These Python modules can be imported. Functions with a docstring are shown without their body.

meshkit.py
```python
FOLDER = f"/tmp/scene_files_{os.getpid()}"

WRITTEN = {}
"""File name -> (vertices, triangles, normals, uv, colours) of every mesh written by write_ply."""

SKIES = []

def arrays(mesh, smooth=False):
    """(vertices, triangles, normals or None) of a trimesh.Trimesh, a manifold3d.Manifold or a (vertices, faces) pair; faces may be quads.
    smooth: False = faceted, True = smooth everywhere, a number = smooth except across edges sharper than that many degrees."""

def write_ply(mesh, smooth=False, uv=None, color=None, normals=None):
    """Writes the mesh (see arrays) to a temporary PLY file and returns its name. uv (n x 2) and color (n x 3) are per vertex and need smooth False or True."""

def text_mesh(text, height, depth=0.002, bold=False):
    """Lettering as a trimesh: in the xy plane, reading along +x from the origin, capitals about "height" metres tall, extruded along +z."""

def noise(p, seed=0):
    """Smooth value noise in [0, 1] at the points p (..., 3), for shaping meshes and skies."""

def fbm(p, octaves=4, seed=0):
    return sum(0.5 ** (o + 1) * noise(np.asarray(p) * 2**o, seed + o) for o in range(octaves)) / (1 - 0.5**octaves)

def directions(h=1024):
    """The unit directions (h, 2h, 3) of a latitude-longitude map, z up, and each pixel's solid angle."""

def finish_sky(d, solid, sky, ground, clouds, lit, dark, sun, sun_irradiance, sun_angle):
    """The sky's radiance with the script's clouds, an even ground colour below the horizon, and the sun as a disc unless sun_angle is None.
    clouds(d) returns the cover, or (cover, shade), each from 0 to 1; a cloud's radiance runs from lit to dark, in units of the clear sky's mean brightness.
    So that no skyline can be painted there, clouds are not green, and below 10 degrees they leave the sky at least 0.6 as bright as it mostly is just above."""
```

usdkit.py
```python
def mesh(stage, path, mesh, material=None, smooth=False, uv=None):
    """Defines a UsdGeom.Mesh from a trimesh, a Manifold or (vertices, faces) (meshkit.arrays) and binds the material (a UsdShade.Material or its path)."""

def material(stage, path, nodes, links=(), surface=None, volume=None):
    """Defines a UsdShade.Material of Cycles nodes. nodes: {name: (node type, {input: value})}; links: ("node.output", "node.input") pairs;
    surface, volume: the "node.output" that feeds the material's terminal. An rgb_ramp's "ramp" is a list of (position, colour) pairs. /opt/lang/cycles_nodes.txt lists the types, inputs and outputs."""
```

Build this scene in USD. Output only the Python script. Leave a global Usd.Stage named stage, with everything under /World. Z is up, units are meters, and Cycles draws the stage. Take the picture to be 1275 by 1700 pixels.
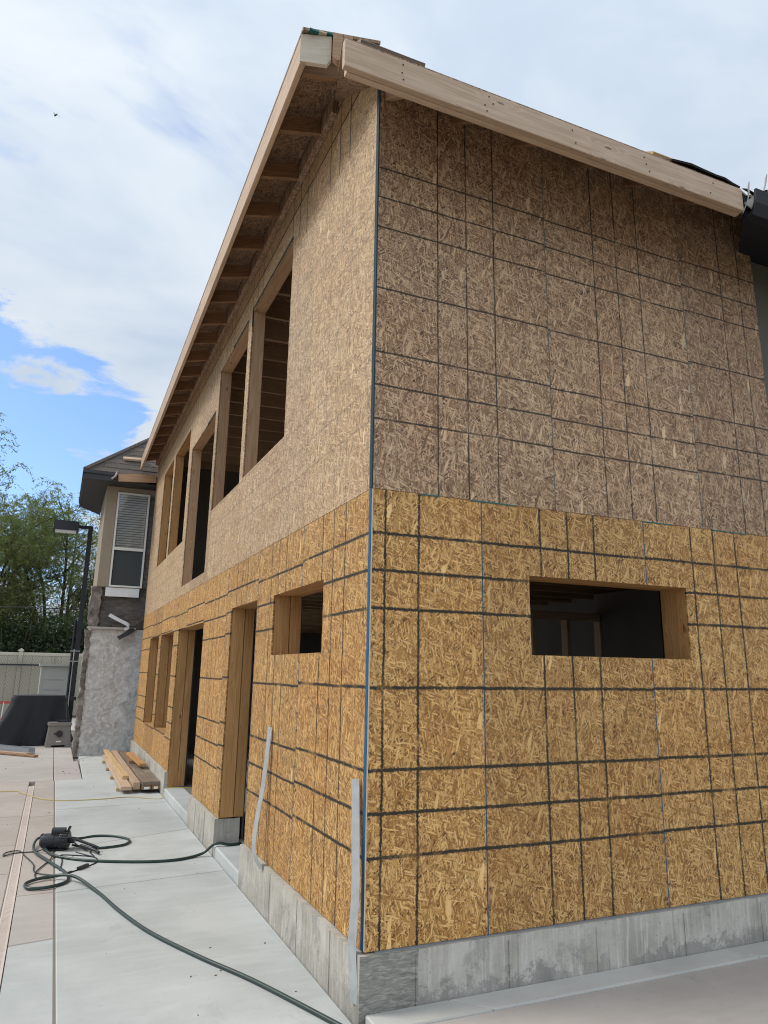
import math, random
import numpy as np, trimesh, usdkit, meshkit
from pxr import Usd, UsdGeom, UsdLux, UsdShade, Gf, Sdf
from shapely.geometry import Polygon, box as sbox
from shapely.ops import unary_union
from shapely import affinity

# ------------------------------------------------------------------ stage, camera, sky, sun
stage = Usd.Stage.CreateInMemory()
UsdGeom.SetStageUpAxis(stage, UsdGeom.Tokens.z)
UsdGeom.SetStageMetersPerUnit(stage, 1.0)
world = UsdGeom.Xform.Define(stage, '/World')
stage.SetDefaultPrim(world.GetPrim())
UsdGeom.Scope.Define(stage, '/World/Looks')

CAM = np.array([-1.4844, -3.5483, 1.2940])
YAW, PITCH, ROLL = 0.4147, 0.2371, 0.0152
EXPOSURE = 0.66
_f = np.array([math.sin(YAW) * math.cos(PITCH), math.cos(YAW) * math.cos(PITCH), math.sin(PITCH)])
_r = np.array([math.cos(YAW), -math.sin(YAW), 0.0]); _u = np.cross(_r, _f)
_r2 = math.cos(ROLL) * _r + math.sin(ROLL) * _u; _u2 = -math.sin(ROLL) * _r + math.cos(ROLL) * _u
cam = UsdGeom.Camera.Define(stage, '/World/camera')
cam.CreateHorizontalApertureAttr(36.0); cam.CreateVerticalApertureAttr(48.0)
cam.CreateFocalLengthAttr(36.0 * 1202.57 / 1275.0)
cam.CreateHorizontalApertureOffsetAttr(-2.34 / 1275 * 36)
cam.CreateVerticalApertureOffsetAttr(-24.37 / 1700 * 48)
cam.CreateClippingRangeAttr(Gf.Vec2f(0.05, 4000))
cam.CreateExposureAttr(EXPOSURE)
cam.AddTransformOp().Set(Gf.Matrix4d(*_r2, 0, *_u2, 0, *(-_f), 0, *CAM, 1))

SUN_EL, SUN_AZ = math.radians(45), math.radians(-66)      # azimuth from +y towards +x
SKY_STRENGTH, SUN_I, SUN_ANGLE = 0.086, 0.40, 18.0
sd = np.array([math.sin(SUN_AZ) * math.cos(SUN_EL), math.cos(SUN_AZ) * math.cos(SUN_EL), math.sin(SUN_EL)])
usdkit.material(stage, '/World/Looks/sky_look', {
    'sky': ('sky_texture', {'sky_type': 'single_scattering', 'sun_disc': False, 'sun_elevation': SUN_EL, 'sun_rotation': SUN_AZ, 'air_density': 1.0, 'aerosol_density': 1.0}),
    'tc': ('texture_coordinate', {}),
    'sep': ('separate_xyz', {}),
    'za': ('math', {'math_type': 'maximum', 'value2': 0.0}),
    'zb': ('math', {'math_type': 'add', 'value2': 0.22}),
    'px': ('math', {'math_type': 'divide'}), 'py': ('math', {'math_type': 'divide'}),
    'pv': ('combine_xyz', {'z': 3.7}),
    'mp': ('mapping', {'rotation': (0, 0, 0.6), 'scale': (1.0, 1.5, 1.0)}),
    'n0': ('noise_texture', {'scale': 1.5, 'detail': 8.0, 'roughness': 0.56, 'distortion': 0.5}),
    'n1': ('math', {'math_type': 'multiply_add', 'value2': 2.1, 'value3': -0.55}),
    'n3': ('noise_texture', {'scale': 3.0, 'detail': 9.0, 'roughness': 0.6, 'distortion': 0.6}),
    'n2': ('noise_texture', {'scale': 2.1, 'detail': 5.0, 'roughness': 0.52, 'distortion': 0.3}),
    'gd': ('vector_math', {'math_type': 'dot_product', 'vector2': (-0.130, 0.960, 0.250)}),
    'gw': ('math', {'math_type': 'multiply_add', 'value2': 0.075, 'value3': -0.0375}),
    'ga': ('math', {'math_type': 'add'}),
    'el': ('map_range', {'range_type': 'smoothstep', 'from_min': 0.976, 'from_max': 0.997, 'to_min': 0.36, 'to_max': -0.42}),
    'zf': ('map_range', {'from_min': 0.0, 'from_max': 1.0, 'to_min': 0.80, 'to_max': 1.32}),
    'zc': ('combine_xyz', {}),
    'cl': ('mix', {'mix_type': 'multiply', 'fac': 1.0}),
    'sum': ('math', {'math_type': 'add'}),
    'cov': ('map_range', {'range_type': 'smoothstep', 'from_min': 0.36, 'from_max': 0.74, 'to_min': 0.03, 'to_max': 0.93}),
    'shade': ('rgb_ramp', {'ramp': [(0.0, (3.5, 4.3, 5.3)), (0.36, (4.3, 5.0, 5.8)), (0.5, (5.2, 5.75, 6.25)), (0.64, (5.9, 6.3, 6.6)), (1.0, (6.5, 6.75, 6.9))]}),
    'blue': ('mix', {'mix_type': 'multiply', 'fac': 1.0, 'color2': (1.1, 1.32, 1.62)}),
    'mix': ('mix', {'mix_type': 'mix'}),
    'bg': ('background_shader', {'strength': SKY_STRENGTH}),
}, [('tc.generated', 'sep.vector'), ('sep.z', 'za.value1'), ('za.value', 'zb.value1'), ('sep.x', 'px.value1'), ('zb.value', 'px.value2'),
    ('sep.y', 'py.value1'), ('zb.value', 'py.value2'), ('px.value', 'pv.x'), ('py.value', 'pv.y'), ('pv.vector', 'mp.vector'),
    ('mp.vector', 'n0.vector'), ('n0.fac', 'n1.value1'), ('mp.vector', 'n2.vector'), ('tc.generated', 'gd.vector1'), ('n3.fac', 'gw.value1'), ('gd.value', 'ga.value1'), ('gw.value', 'ga.value2'), ('ga.value', 'el.value'), ('mp.vector', 'n3.vector'), ('sep.z', 'zf.value'), ('zf.result', 'zc.x'), ('zf.result', 'zc.y'), ('zf.result', 'zc.z'), ('shade.color', 'cl.color1'), ('zc.vector', 'cl.color2'), ('n1.value', 'sum.value1'), ('el.result', 'sum.value2'),
    ('sum.value', 'cov.value'), ('n2.fac', 'shade.fac'), ('cov.result', 'mix.fac'), ('sky.color', 'blue.color1'), ('blue.color', 'mix.color1'), ('cl.color', 'mix.color2'),
    ('mix.color', 'bg.color')], surface='bg.background')
dome = UsdLux.DomeLight.Define(stage, '/World/sky')
UsdShade.MaterialBindingAPI.Apply(dome.GetPrim()).Bind(UsdShade.Material.Get(stage, '/World/Looks/sky_look'))
dome.GetPrim().SetCustomDataByKey('label', 'pale overcast sky with a clear blue patch low on the left')
dome.GetPrim().SetCustomDataByKey('kind', 'structure')
sun = UsdLux.DistantLight.Define(stage, '/World/sun')
sun.CreateIntensityAttr(SUN_I); sun.CreateAngleAttr(SUN_ANGLE); sun.CreateNormalizeAttr(True)
sun.CreateColorAttr(Gf.Vec3f(1.0, 0.95, 0.87))
_z = sd; _x = np.cross([0, 0, 1.0], _z); _x /= np.linalg.norm(_x); _y = np.cross(_z, _x)
sun.AddTransformOp().Set(Gf.Matrix4d(*_x, 0, *_y, 0, *_z, 0, 0, 0, 0, 1))

# ------------------------------------------------------------------ helpers
R = random.Random(7)
NP = np.random.default_rng(7)
USED = {}


def numbered(parent, name):
    k = (str(parent), name); n = USED.get(k, 0); USED[k] = n + 1
    return name if n == 0 else f'{name}_{n:03d}'


def path_of(parent, name):
    base = '/World' if parent is None else str(parent)
    return f'{base}/{numbered(base, name)}'


def tag(prim, label=None, cat=None, group=None, kind=None):
    prim = prim.GetPrim() if hasattr(prim, 'GetPrim') else prim
    for k, v in (('label', label), ('category', cat), ('group', group), ('kind', kind)):
        if v: prim.SetCustomDataByKey(k, v)
    return prim


def thing(name, label=None, cat=None, group=None, kind=None, loc=(0, 0, 0), rz=0.0, parent=None):
    p = path_of(parent, name)
    x = UsdGeom.Xform.Define(stage, p)
    if any(loc): x.AddTranslateOp().Set(Gf.Vec3d(*map(float, loc)))
    if rz: x.AddRotateZOp().Set(float(rz))
    tag(x, label, cat, group, kind)
    return p


def obj(name, m, mat, parent=None, mtx=None, smooth=False, label=None, cat=None, group=None, kind=None):
    p = path_of(parent, name)
    g = usdkit.mesh(stage, p, m, LOOK[mat], smooth=smooth)
    if mtx is not None:
        g.AddTransformOp().Set(Gf.Matrix4d(*np.asarray(mtx, float).T.ravel().tolist()))
    tag(g, label, cat, group, kind)
    return p


cat_ = trimesh.util.concatenate


def bx(x0, x1, y0, y1, z0, z1):
    b = trimesh.creation.box((x1 - x0, y1 - y0, z1 - z0)); b.apply_translation(((x0 + x1) / 2, (y0 + y1) / 2, (z0 + z1) / 2)); return b


def cbox(l, w, h, c=0.003):
    """Box 0..l along x, centred in y and z, with chamfered long edges."""
    w2, h2 = w / 2, h / 2
    c = min(c, w * .3, h * .3)
    prof = np.array([(-w2 + c, -h2), (w2 - c, -h2), (w2, -h2 + c), (w2, h2 - c), (w2 - c, h2), (-w2 + c, h2), (-w2, h2 - c), (-w2, -h2 + c)])
    v = np.vstack([np.c_[np.zeros(8), prof], np.c_[np.full(8, l), prof]])
    f = []
    for i in range(8):
        j = (i + 1) % 8
        f += [(i, j, 8 + j), (i, 8 + j, 8 + i)]
    for i in range(1, 7):
        f += [(0, i + 1, i), (8, 8 + i, 8 + i + 1)]
    m = trimesh.Trimesh(v, np.array(f), process=False)
    m.fix_normals()
    return m


def frame(p0, p1, up=(0, 0, 1)):
    p0, p1 = np.asarray(p0, float), np.asarray(p1, float)
    x = p1 - p0; L = np.linalg.norm(x); x = x / L
    z = np.asarray(up, float); z = z - x * (z @ x)
    if np.linalg.norm(z) < 1e-6:
        z = np.array([0, 1.0, 0]) - x * x[1]
    z /= np.linalg.norm(z); y = np.cross(z, x)
    M = np.eye(4); M[:3, 0], M[:3, 1], M[:3, 2], M[:3, 3] = x, y, z, p0
    return M, L


def board(name, p0, p1, w, h, mat, parent=None, up=(0, 0, 1), c=0.003, **k):
    """A timber from p0 to p1 along its centre line: w across, h along `up`."""
    M, L = frame(p0, p1, up)
    return obj(name, cbox(L, w, h, c), mat, parent, M, **k)


def spline(pts, n=12):
    P = np.asarray(pts, float); out = []
    Q = np.vstack([2 * P[0] - P[1], P, 2 * P[-1] - P[-2]])
    for i in range(1, len(Q) - 2):
        for t in np.linspace(0, 1, n, endpoint=False):
            a, b, c_, d = Q[i - 1], Q[i], Q[i + 1], Q[i + 2]
            out.append(.5 * ((2 * b) + (c_ - a) * t + (2 * a - 5 * b + 4 * c_ - d) * t * t + (3 * b - a - 3 * c_ + d) * t ** 3))
    out.append(P[-1])
    return np.array(out)


def tube(P, r, k=10, caps=True):
    P = np.asarray(P, float); n = len(P)
    rr = np.full(n, r) if np.ndim(r) == 0 else np.asarray(r, float)
    T = np.gradient(P, axis=0); T /= np.linalg.norm(T, axis=1, keepdims=True) + 1e-12
    ref = np.array([0, 0, 1.0]) if abs(T[0][2]) < .9 else np.array([1.0, 0, 0])
    a = np.cross(ref, T[0]); a /= np.linalg.norm(a)
    V = []
    for i in range(n):
        a = a - T[i] * (a @ T[i]); a /= np.linalg.norm(a) + 1e-12
        b = np.cross(T[i], a)
        th = np.linspace(0, 2 * np.pi, k, endpoint=False)
        V.append(P[i] + rr[i] * (np.outer(np.cos(th), a) + np.outer(np.sin(th), b)))
    V = np.vstack(V); F = []
    for i in range(n - 1):
        for j in range(k):
            p, q = i * k + j, i * k + (j + 1) % k
            F += [(p, q, q + k), (p, q + k, p + k)]
    if caps:
        for j in range(1, k - 1):
            F.append((0, j + 1, j)); o = (n - 1) * k; F.append((o, o + j, o + j + 1))
    return trimesh.Trimesh(V, np.array(F), process=False)


def extrude(poly, t):
    ms = [trimesh.creation.extrude_polygon(g, t, engine='earcut') for g in getattr(poly, 'geoms', [poly]) if g.area > 1e-5]
    return cat_(ms)


def slab_mesh(poly, z0, z1, c=0.006):
    """A poured slab panel with a small chamfer round its top edge."""
    pts = np.array(poly, float)
    if Polygon(pts).exterior.is_ccw is False: pts = pts[::-1]
    inner = np.array(Polygon(pts).buffer(-c, join_style=2).exterior.coords)[:-1]
    if Polygon(inner).exterior.is_ccw is False: inner = inner[::-1]
    k = int(np.argmin(np.linalg.norm(inner - pts[0], axis=1))); inner = np.roll(inner, -k, axis=0)
    n = len(pts)
    if len(inner) != n: inner = pts
    V = np.vstack([np.c_[pts, np.full(n, z0)], np.c_[pts, np.full(n, z1 - c)], np.c_[inner, np.full(n, z1)]])
    F = []
    for r in (0, 1):
        for i in range(n):
            j = (i + 1) % n
            F += [(r * n + i, r * n + j, r * n + n + j), (r * n + i, r * n + n + j, r * n + n + i)]
    for i in range(1, n - 1): F.append((2 * n, 2 * n + i, 2 * n + i + 1))
    return trimesh.Trimesh(V, np.array(F), process=False)


# ------------------------------------------------------------------ materials
LOOK = {}


class NG:
    def __init__(self): self.n, self.l, self.i = {}, [], 0

    def __call__(self, kind, out, **inp):
        self.i += 1; nm = f'n{self.i}'; plain = {}
        for k, v in inp.items():
            if isinstance(v, str) and v.startswith('@'): self.l.append((v[1:], f'{nm}.{k}'))
            else: plain[k] = v
        self.n[nm] = (kind, plain)
        return f'@{nm}.{out}'

    def math(self, t, a, b=0.0, c=None):
        d = {'math_type': t, 'value1': a, 'value2': b}
        if c is not None: d['value3'] = c
        return self('math', 'value', **d)

    def mixc(self, fac, a, b, mode='mix'):
        return self('mix', 'color', mix_type=mode, fac=fac, color1=a, color2=b)

    def ramp(self, fac, stops, interp=True):
        return self('rgb_ramp', 'color', fac=fac, ramp=stops, interpolate=interp)

    def noise(self, vec, scale, detail=3.0, rough=0.55, dist=0.0):
        return self('noise_texture', 'fac', vector=vec, scale=scale, detail=detail, roughness=rough, distortion=dist)

    def smooth(self, v, a, b, lo=0.0, hi=1.0):
        return self('map_range', 'result', range_type='smoothstep', value=v, from_min=a, from_max=b, to_min=lo, to_max=hi)

    def done(self, name, color, rough=0.6, bump=None, bstr=0.3, bdist=0.01, **k):
        inp = dict(base_color=color, roughness=rough, **k)
        if bump is not None:
            inp['normal'] = self('bump', 'normal', height=bump, strength=bstr, distance=bdist)
        s = self('principled_bsdf', 'BSDF', **inp)
        LOOK[name] = usdkit.material(stage, f'/World/Looks/{name}', self.n, self.l, surface=s[1:])


def plain(name, col, rough=0.6, var=0.18, scale=6.0, bump=0.0, metallic=0.0, bscale=40.0, **k):
    g = NG(); tc = g('texture_coordinate', 'object')
    n = g.noise(tc, scale, 4.0)
    c = g.mixc(n, tuple(x * (1 - var) for x in col), tuple(min(1, x * (1 + var)) for x in col))
    g.done(name, c, rough, g.noise(tc, bscale, 3.0) if bump else None, bump, 0.01, metallic=metallic, **k)


def osb(name, dark, mid, light, tint, lines=0.0, lw=0.006, line_col=(0.012, 0.0135, 0.010), edge=(0.01, 0.10, 0.14), edge_amt=0.0, fuzz=0.006, grey=0.0):
    g = NG()
    tc = g('texture_coordinate', 'object')
    rnd = g('object_info', 'random')
    off = g('combine_xyz', 'vector', x=g.math('multiply', rnd, 37.0), y=g.math('multiply', rnd, 91.0), z=0.0)
    v = g('vector_math', 'vector', math_type='add', vector1=tc, vector2=off)
    wob = g('noise_texture', 'color', vector=v, scale=9.0, detail=2.0)
    wv = g('vector_math', 'vector', math_type='scale', vector1=wob, scale=0.035)
    v2 = g('vector_math', 'vector', math_type='add', vector1=v, vector2=wv)
    val = g.noise(v, 55.0, 3.0, 0.6)
    shade = None
    for i, (ang, ln, wd, thr) in enumerate([(0.15, .022, .0032, -1), (1.42, .026, .0038, .32), (2.35, .030, .0044, .42), (0.75, .034, .0050, .50), (1.75, .046, .0064, .58), (2.85, .048, .0074, .78), (1.25, .080, .0115, .93), (1.45, .10, .024, .988)]):
        m = g('mapping', 'vector', mapping_type='texture', vector=v2, location=(i * 3.1, i * 1.7, 0), rotation=(0, 0, ang), scale=(ln, wd, 1.0))
        m = g('vector_math', 'vector', math_type='multiply', vector1=m, vector2=(1, 1, 0))
        c = g('voronoi_texture', 'color', dimensions='2D', feature='f1', vector=m, scale=1.0)
        nm = c[1:].split('.')[0]
        sr = g('separate_color', 'r', color=c); sn = sr[1:].split('.')[0]
        dist = f'@{nm}.distance'
        r, gg = f'@{sn}.r', f'@{sn}.g'
        # each strand darkens a little towards its edge
        e = g.smooth(dist, 0.25, 0.75, 1.0, 0.72)
        r = g.math('multiply', r, e)
        if i >= 4: r = g.math('add', g.math('multiply', r, 0.75), 0.22 if i < 7 else 0.42)
        fac = 1.0 if thr < 0 else g.math('greater_than', gg, thr)
        if thr < 0: val = r
        else: val = g('mix_float', 'result', fac=fac, a=val, b=r)
    fine = g.noise(v, 210.0, 3.0, 0.7)
    big = g.noise(v, 2.2, 3.0, 0.5)
    val = g.math('add', g.math('multiply', val, 0.86), g.math('multiply', g.math('subtract', fine, 0.5), 0.48))
    val = g.math('add', val, g.math('multiply', g.math('subtract', big, 0.5), 0.16))
    val = g.math('add', g.math('multiply', g.math('subtract', val, 0.42), 1.04), 0.42)
    col = g.ramp(val, [(0.0, dark), (0.13, tuple(.55 * a + .45 * b for a, b in zip(dark, mid))), (0.36, mid), (0.62, tuple(.5 * a + .5 * b for a, b in zip(mid, light))), (0.95, light)])
    tone = g.ramp(rnd, [(0, (.83, .81, .79)), (.5, (.97, .97, .97)), (1, (1.12, 1.09, 1.05))])
    col = g.mixc(1.0, col, tone, 'multiply')
    # dark chips
    chips = g('voronoi_texture', 'distance', dimensions='2D', feature='f1', vector=g('mapping', 'vector', mapping_type='texture', vector=v2, rotation=(0, 0, .9), scale=(.045, .024, 1)), scale=1.0)
    chip = g.smooth(chips, 0.07, 0.14, 0.55, 0.0)
    col = g.mixc(chip, col, dark)
    t2 = g.smooth(g.noise(v, 1.3, 4.0, 0.6), 0.35, 0.7)
    col = g.mixc(g.math('multiply', t2, 0.5), col, g.mixc(1.0, col, tint, 'multiply'))
    if grey:
        col = g.mixc(grey, col, (0.34, 0.29, 0.245))
    if lines:
        sep = g('separate_xyz', 'x', vector=tc); sn = sep[1:].split('.')[0]
        mask = None
        for ax, keep, w in (('x', (2, 3, 4), lw * .8), ('y', (2, 3, 4, 6, 8, 9, 10), lw)):
            q = f'@{sn}.{ax}'
            q = g.math('add', q, g.math('multiply', g.math('subtract', g.noise(v, 3.0, 2.0), 0.5), 0.012))
            s = g.math('add', g.math('divide', q, 0.2032), 0.5)
            idx = g.math('floor', s)
            d = g.math('multiply', g.math('absolute', g.math('subtract', g.math('subtract', s, idx), 0.5)), 0.2032)
            d = g.math('add', d, g.math('multiply', g.math('subtract', g.noise(v, 85.0, 3.0, .7), 0.5), fuzz * 2.6))
            stops = []
            for k in range(16):
                vv = 1.0 if k in keep else 0.0
                stops += [((k + 0.02) / 16, (vv,) * 3), ((k + 0.98) / 16, (vv,) * 3)]
            kp = g('rgb_to_bw', 'val', color=g.ramp(g.math('divide', g.math('add', idx, 0.5), 16.0), stops))
            m = g.math('multiply', kp, g.smooth(d, w * .55, w, 1.0, 0.0))
            mask = m if mask is None else g.math('maximum', mask, m)
        drop = g.smooth(g.noise(v, 4.0, 4.0, 0.65), 0.28, 0.5, 0.45, 1.0)
        mask = g.math('multiply', g.math('multiply', mask, drop), lines)
        if edge_amt:
            q = f'@{sn}.x'
            qe = g.math('minimum', q, g.math('subtract', 1.2192, q))
            qe = g.math('add', qe, g.math('multiply', g.math('subtract', g.noise(v, 40.0, 3.0, .7), 0.5), 0.004))
            em = g.math('multiply', g.smooth(qe, 0.0025, 0.005, 1.0, 0.0), edge_amt)
            col = g.mixc(em, col, edge)
        col = g.mixc(mask, col, line_col)
    g.done(name, col, 0.62, val, 0.45, 0.004, specular_ior_level=0.35)


YD, YM, YL = (0.080, 0.034, 0.010), (0.352, 0.178, 0.050), (0.74, 0.49, 0.205)
osb('osb_golden', YD, YM, YL, (1.0, .84, .66), 0.97, 0.0110, edge=(.004, .10, .20), edge_amt=.95, fuzz=.011)
GD, GM, GL = (0.056, 0.029, 0.016), (0.272, 0.160, 0.090), (0.68, 0.49, 0.305)
osb('osb_weathered', GD, GM, GL, (1.0, .88, .80), 0.92, 0.0075, (0.022, 0.017, 0.013), edge=(.01, .10, .12), edge_amt=.6, fuzz=.003)
osb('osb_weathered_pale', (0.085, .047, .025), (0.37, 0.245, 0.135), (.72,.55,.35), (1.0, .90, .80), 0.32, 0.0085, (0.05, 0.045, 0.035), edge=(.05, .12, .11), edge_amt=.15, fuzz=.003, grey=.05)
osb('osb_strip', (0.10, .052, .024), (0.37, 0.235, 0.118), (.64,.47,.285), (1.0, .90, .82), 0.95, 0.0125, (0.035, 0.028, 0.022), edge_amt=0.0, fuzz=.003, grey=.05)
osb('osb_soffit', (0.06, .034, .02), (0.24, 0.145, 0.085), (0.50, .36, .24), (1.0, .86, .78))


def lumber(name, c0, c1, knot=(0.10, 0.05, 0.025), rough=0.6, stain=0.0):
    g = NG(); tc = g('texture_coordinate', 'object'); rnd = g('object_info', 'random')
    off = g('combine_xyz', 'vector', x=g.math('multiply', rnd, 53.0), y=g.math('multiply', rnd, 7.0), z=g.math('multiply', rnd, 3.0))
    v = g('vector_math', 'vector', math_type='add', vector1=tc, vector2=off)
    kn = g('voronoi_texture', 'distance', feature='f1', vector=g('mapping', 'vector', mapping_type='texture', vector=v, scale=(.42, .12, .12)), scale=1.0)
    wob = g.math('multiply', g.smooth(kn, 0.0, 0.45, 1.0, 0.0), 0.05)
    st = g('mapping', 'vector', mapping_type='point', vector=v, scale=(1.0, 26.0, 26.0))
    st = g('vector_math', 'vector', math_type='add', vector1=st, vector2=g('combine_xyz', 'vector', x=0.0, y=g.math('multiply', wob, 30.0), z=g.math('multiply', wob, 30.0)))
    gr = g.noise(st, 2.3, 4.0, 0.6, 0.6)
    gr2 = g.noise(g('mapping', 'vector', mapping_type='point', vector=v, scale=(3.0, 130.0, 130.0)), 1.6, 3.0, .6)
    b = g.math('add', g.math('multiply', gr, 0.75), g.math('multiply', gr2, 0.25))
    b = g.smooth(b, 0.30, 0.72)
    col = g.mixc(b, c0, c1)
    bl = g.noise(v, 1.4, 3.0)
    col = g.mixc(g.smooth(bl, .4, .75, 0, .45), col, g.mixc(1.0, col, (.80, .74, .68), 'multiply'))
    tone = g.ramp(rnd, [(0, (.84, .82, .80)), (1, (1.06, 1.05, 1.04))])
    col = g.mixc(1.0, col, tone, 'multiply')
    col = g.mixc(g.smooth(kn, 0.045, 0.10, 0.85, 0.0), col, knot)
    if stain:
        col = g.mixc(g.smooth(g.noise(v, 3.0, 5.0, .7), .45, .7, 0, stain), col, (.07, .05, .04))
    g.done(name, col, rough, gr2, 0.12, 0.003, specular_ior_level=0.35)


lumber('fir_pale', (0.42, .29, .195), (0.60, .455, .33))
lumber('fir_golden', (0.37, .185, .065), (0.56, .325, .135))
lumber('fir_tan', (0.36, .215, .12), (0.53, .35, .215))
lumber('fir_brown', (0.20, .105, .052), (0.36, .215, .115), stain=.3)
lumber('wood_weathered', (0.15, .115, .088), (0.30, .24, .185), stain=.4)
lumber('fir_yellow', (0.44, .30, .14), (0.62, .46, .25))
lumber('fir_white', (0.58, .50, .40), (0.70, .63, .53))
lumber('interior_timber', (0.34, .24, .15), (0.50, .37, .24))


def concrete_slab(name, c0, c1, blotch, spots=0.5):
    g = NG(); p = g('geometry', 'position'); rnd = g('object_info', 'random')
    a = g.noise(p, 1.1, 6.0, 0.6, 0.4); b = g.noise(g('mapping', 'vector', mapping_type='point', vector=p, rotation=(0, 0, .25), scale=(.7, 4.0, 1.0)), 3.0, 6.0, 0.62)
    col = g.mixc(g.smooth(a, .3, .7), c0, c1)
    col = g.mixc(g.smooth(b, .42, .72, 0.0, .30), col, blotch)
    tone = g.ramp(rnd, [(0, (.95, .95, .95)), (1, (1.03, 1.03, 1.03))])
    col = g.mixc(1.0, col, tone, 'multiply')
    e = g.noise(p, .55, 7.0, .62, .6)
    col = g.mixc(g.smooth(e, .50, .62, 0, .30), col, tuple(x * .78 for x in c0))
    w = g.noise(p, 1.9, 8.0, .68, 1.0)
    col = g.mixc(g.smooth(w, .60, .72, 0, .38), col, (c0[0] * .74, c0[1] * .66, c0[2] * .58))
    f = g.noise(p, 24.0, 5.0, .65)
    col = g.mixc(g.smooth(f, .58, .72, 0, .25 * spots), col, tuple(x * .6 for x in c0))
    d = g.noise(p, 7.0, 6.0, .7)
    col = g.mixc(g.smooth(d, .62, .75, 0, .35 * spots), col, tuple(x * .66 for x in c0))
    g.done(name, col, 0.82, g.noise(p, 60.0, 4.0), .12, .004, specular_ior_level=0.3)


concrete_slab('concrete_new', (0.405, .425, .415), (0.505, .522, .510), (0.57, .585, .572), .9)
concrete_slab('concrete_pink', (0.385, .335, .295), (0.455, .405, .365), (0.50, .46, .425), 1.2)
concrete_slab('concrete_pinkgrey', (0.41, .375, .345), (0.475, .44, .41), (0.52, .49, .465), 1.1)
concrete_slab('concrete_strip', (0.47, .46, .43), (0.56, .55, .515), (0.60, .59, .56), .9)
concrete_slab('drain_plastic', (0.58, .49, .43), (0.65, .56, .50), (0.66, .60, .55), .3)

g = NG(); p = g('geometry', 'position'); sx = g('separate_xyz', 'z', vector=p); sn = sx[1:].split('.')[0]
hx = g.math('add', f'@{sn}.x', f'@{sn}.y')
pv = g('combine_xyz', 'vector', x=hx, y=f'@{sn}.z', z=0.0)
a = g.noise(pv, 3.0, 6.0, .62, .3)
streak = g.noise(g('mapping', 'vector', mapping_type='point', vector=pv, scale=(30.0, 2.0, 1.0)), 1.2, 6.0, .65, .5)
col = g.mixc(g.smooth(a, .3, .72), (.31, .285, .240), (.47, .44, .385))
col = g.mixc(g.smooth(streak, .46, .70, 0, .75), col, (.56, .535, .485))
col = g.mixc(g.smooth(streak, .42, .28, 0, .6), col, (.20, .195, .18))
low = g.math('add', f'@{sn}.z', g.math('multiply', g.math('subtract', g.noise(pv, 8.0, 8.0, .78), .5), .55))
col = g.mixc(g.math('multiply', g.smooth(low, -.165, -.215, 0, .55), g.math('multiply', g.smooth(g.noise(pv, 1.6, 3.0), .36, .60), g.smooth(f'@{sn}.y', -.02, .3, 1.0, .45))), col, (.125, .122, .112))
patch = g.noise(pv, 2.6, 7.0, .72, .5)
col = g.mixc(g.smooth(patch, .56, .66, 0, .45), col, (.17, .165, .15))
speck = g.noise(pv, 38.0, 4.0, .7)
col = g.mixc(g.smooth(speck, .60, .70, 0, .6), col, (.13, .13, .125))
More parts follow.
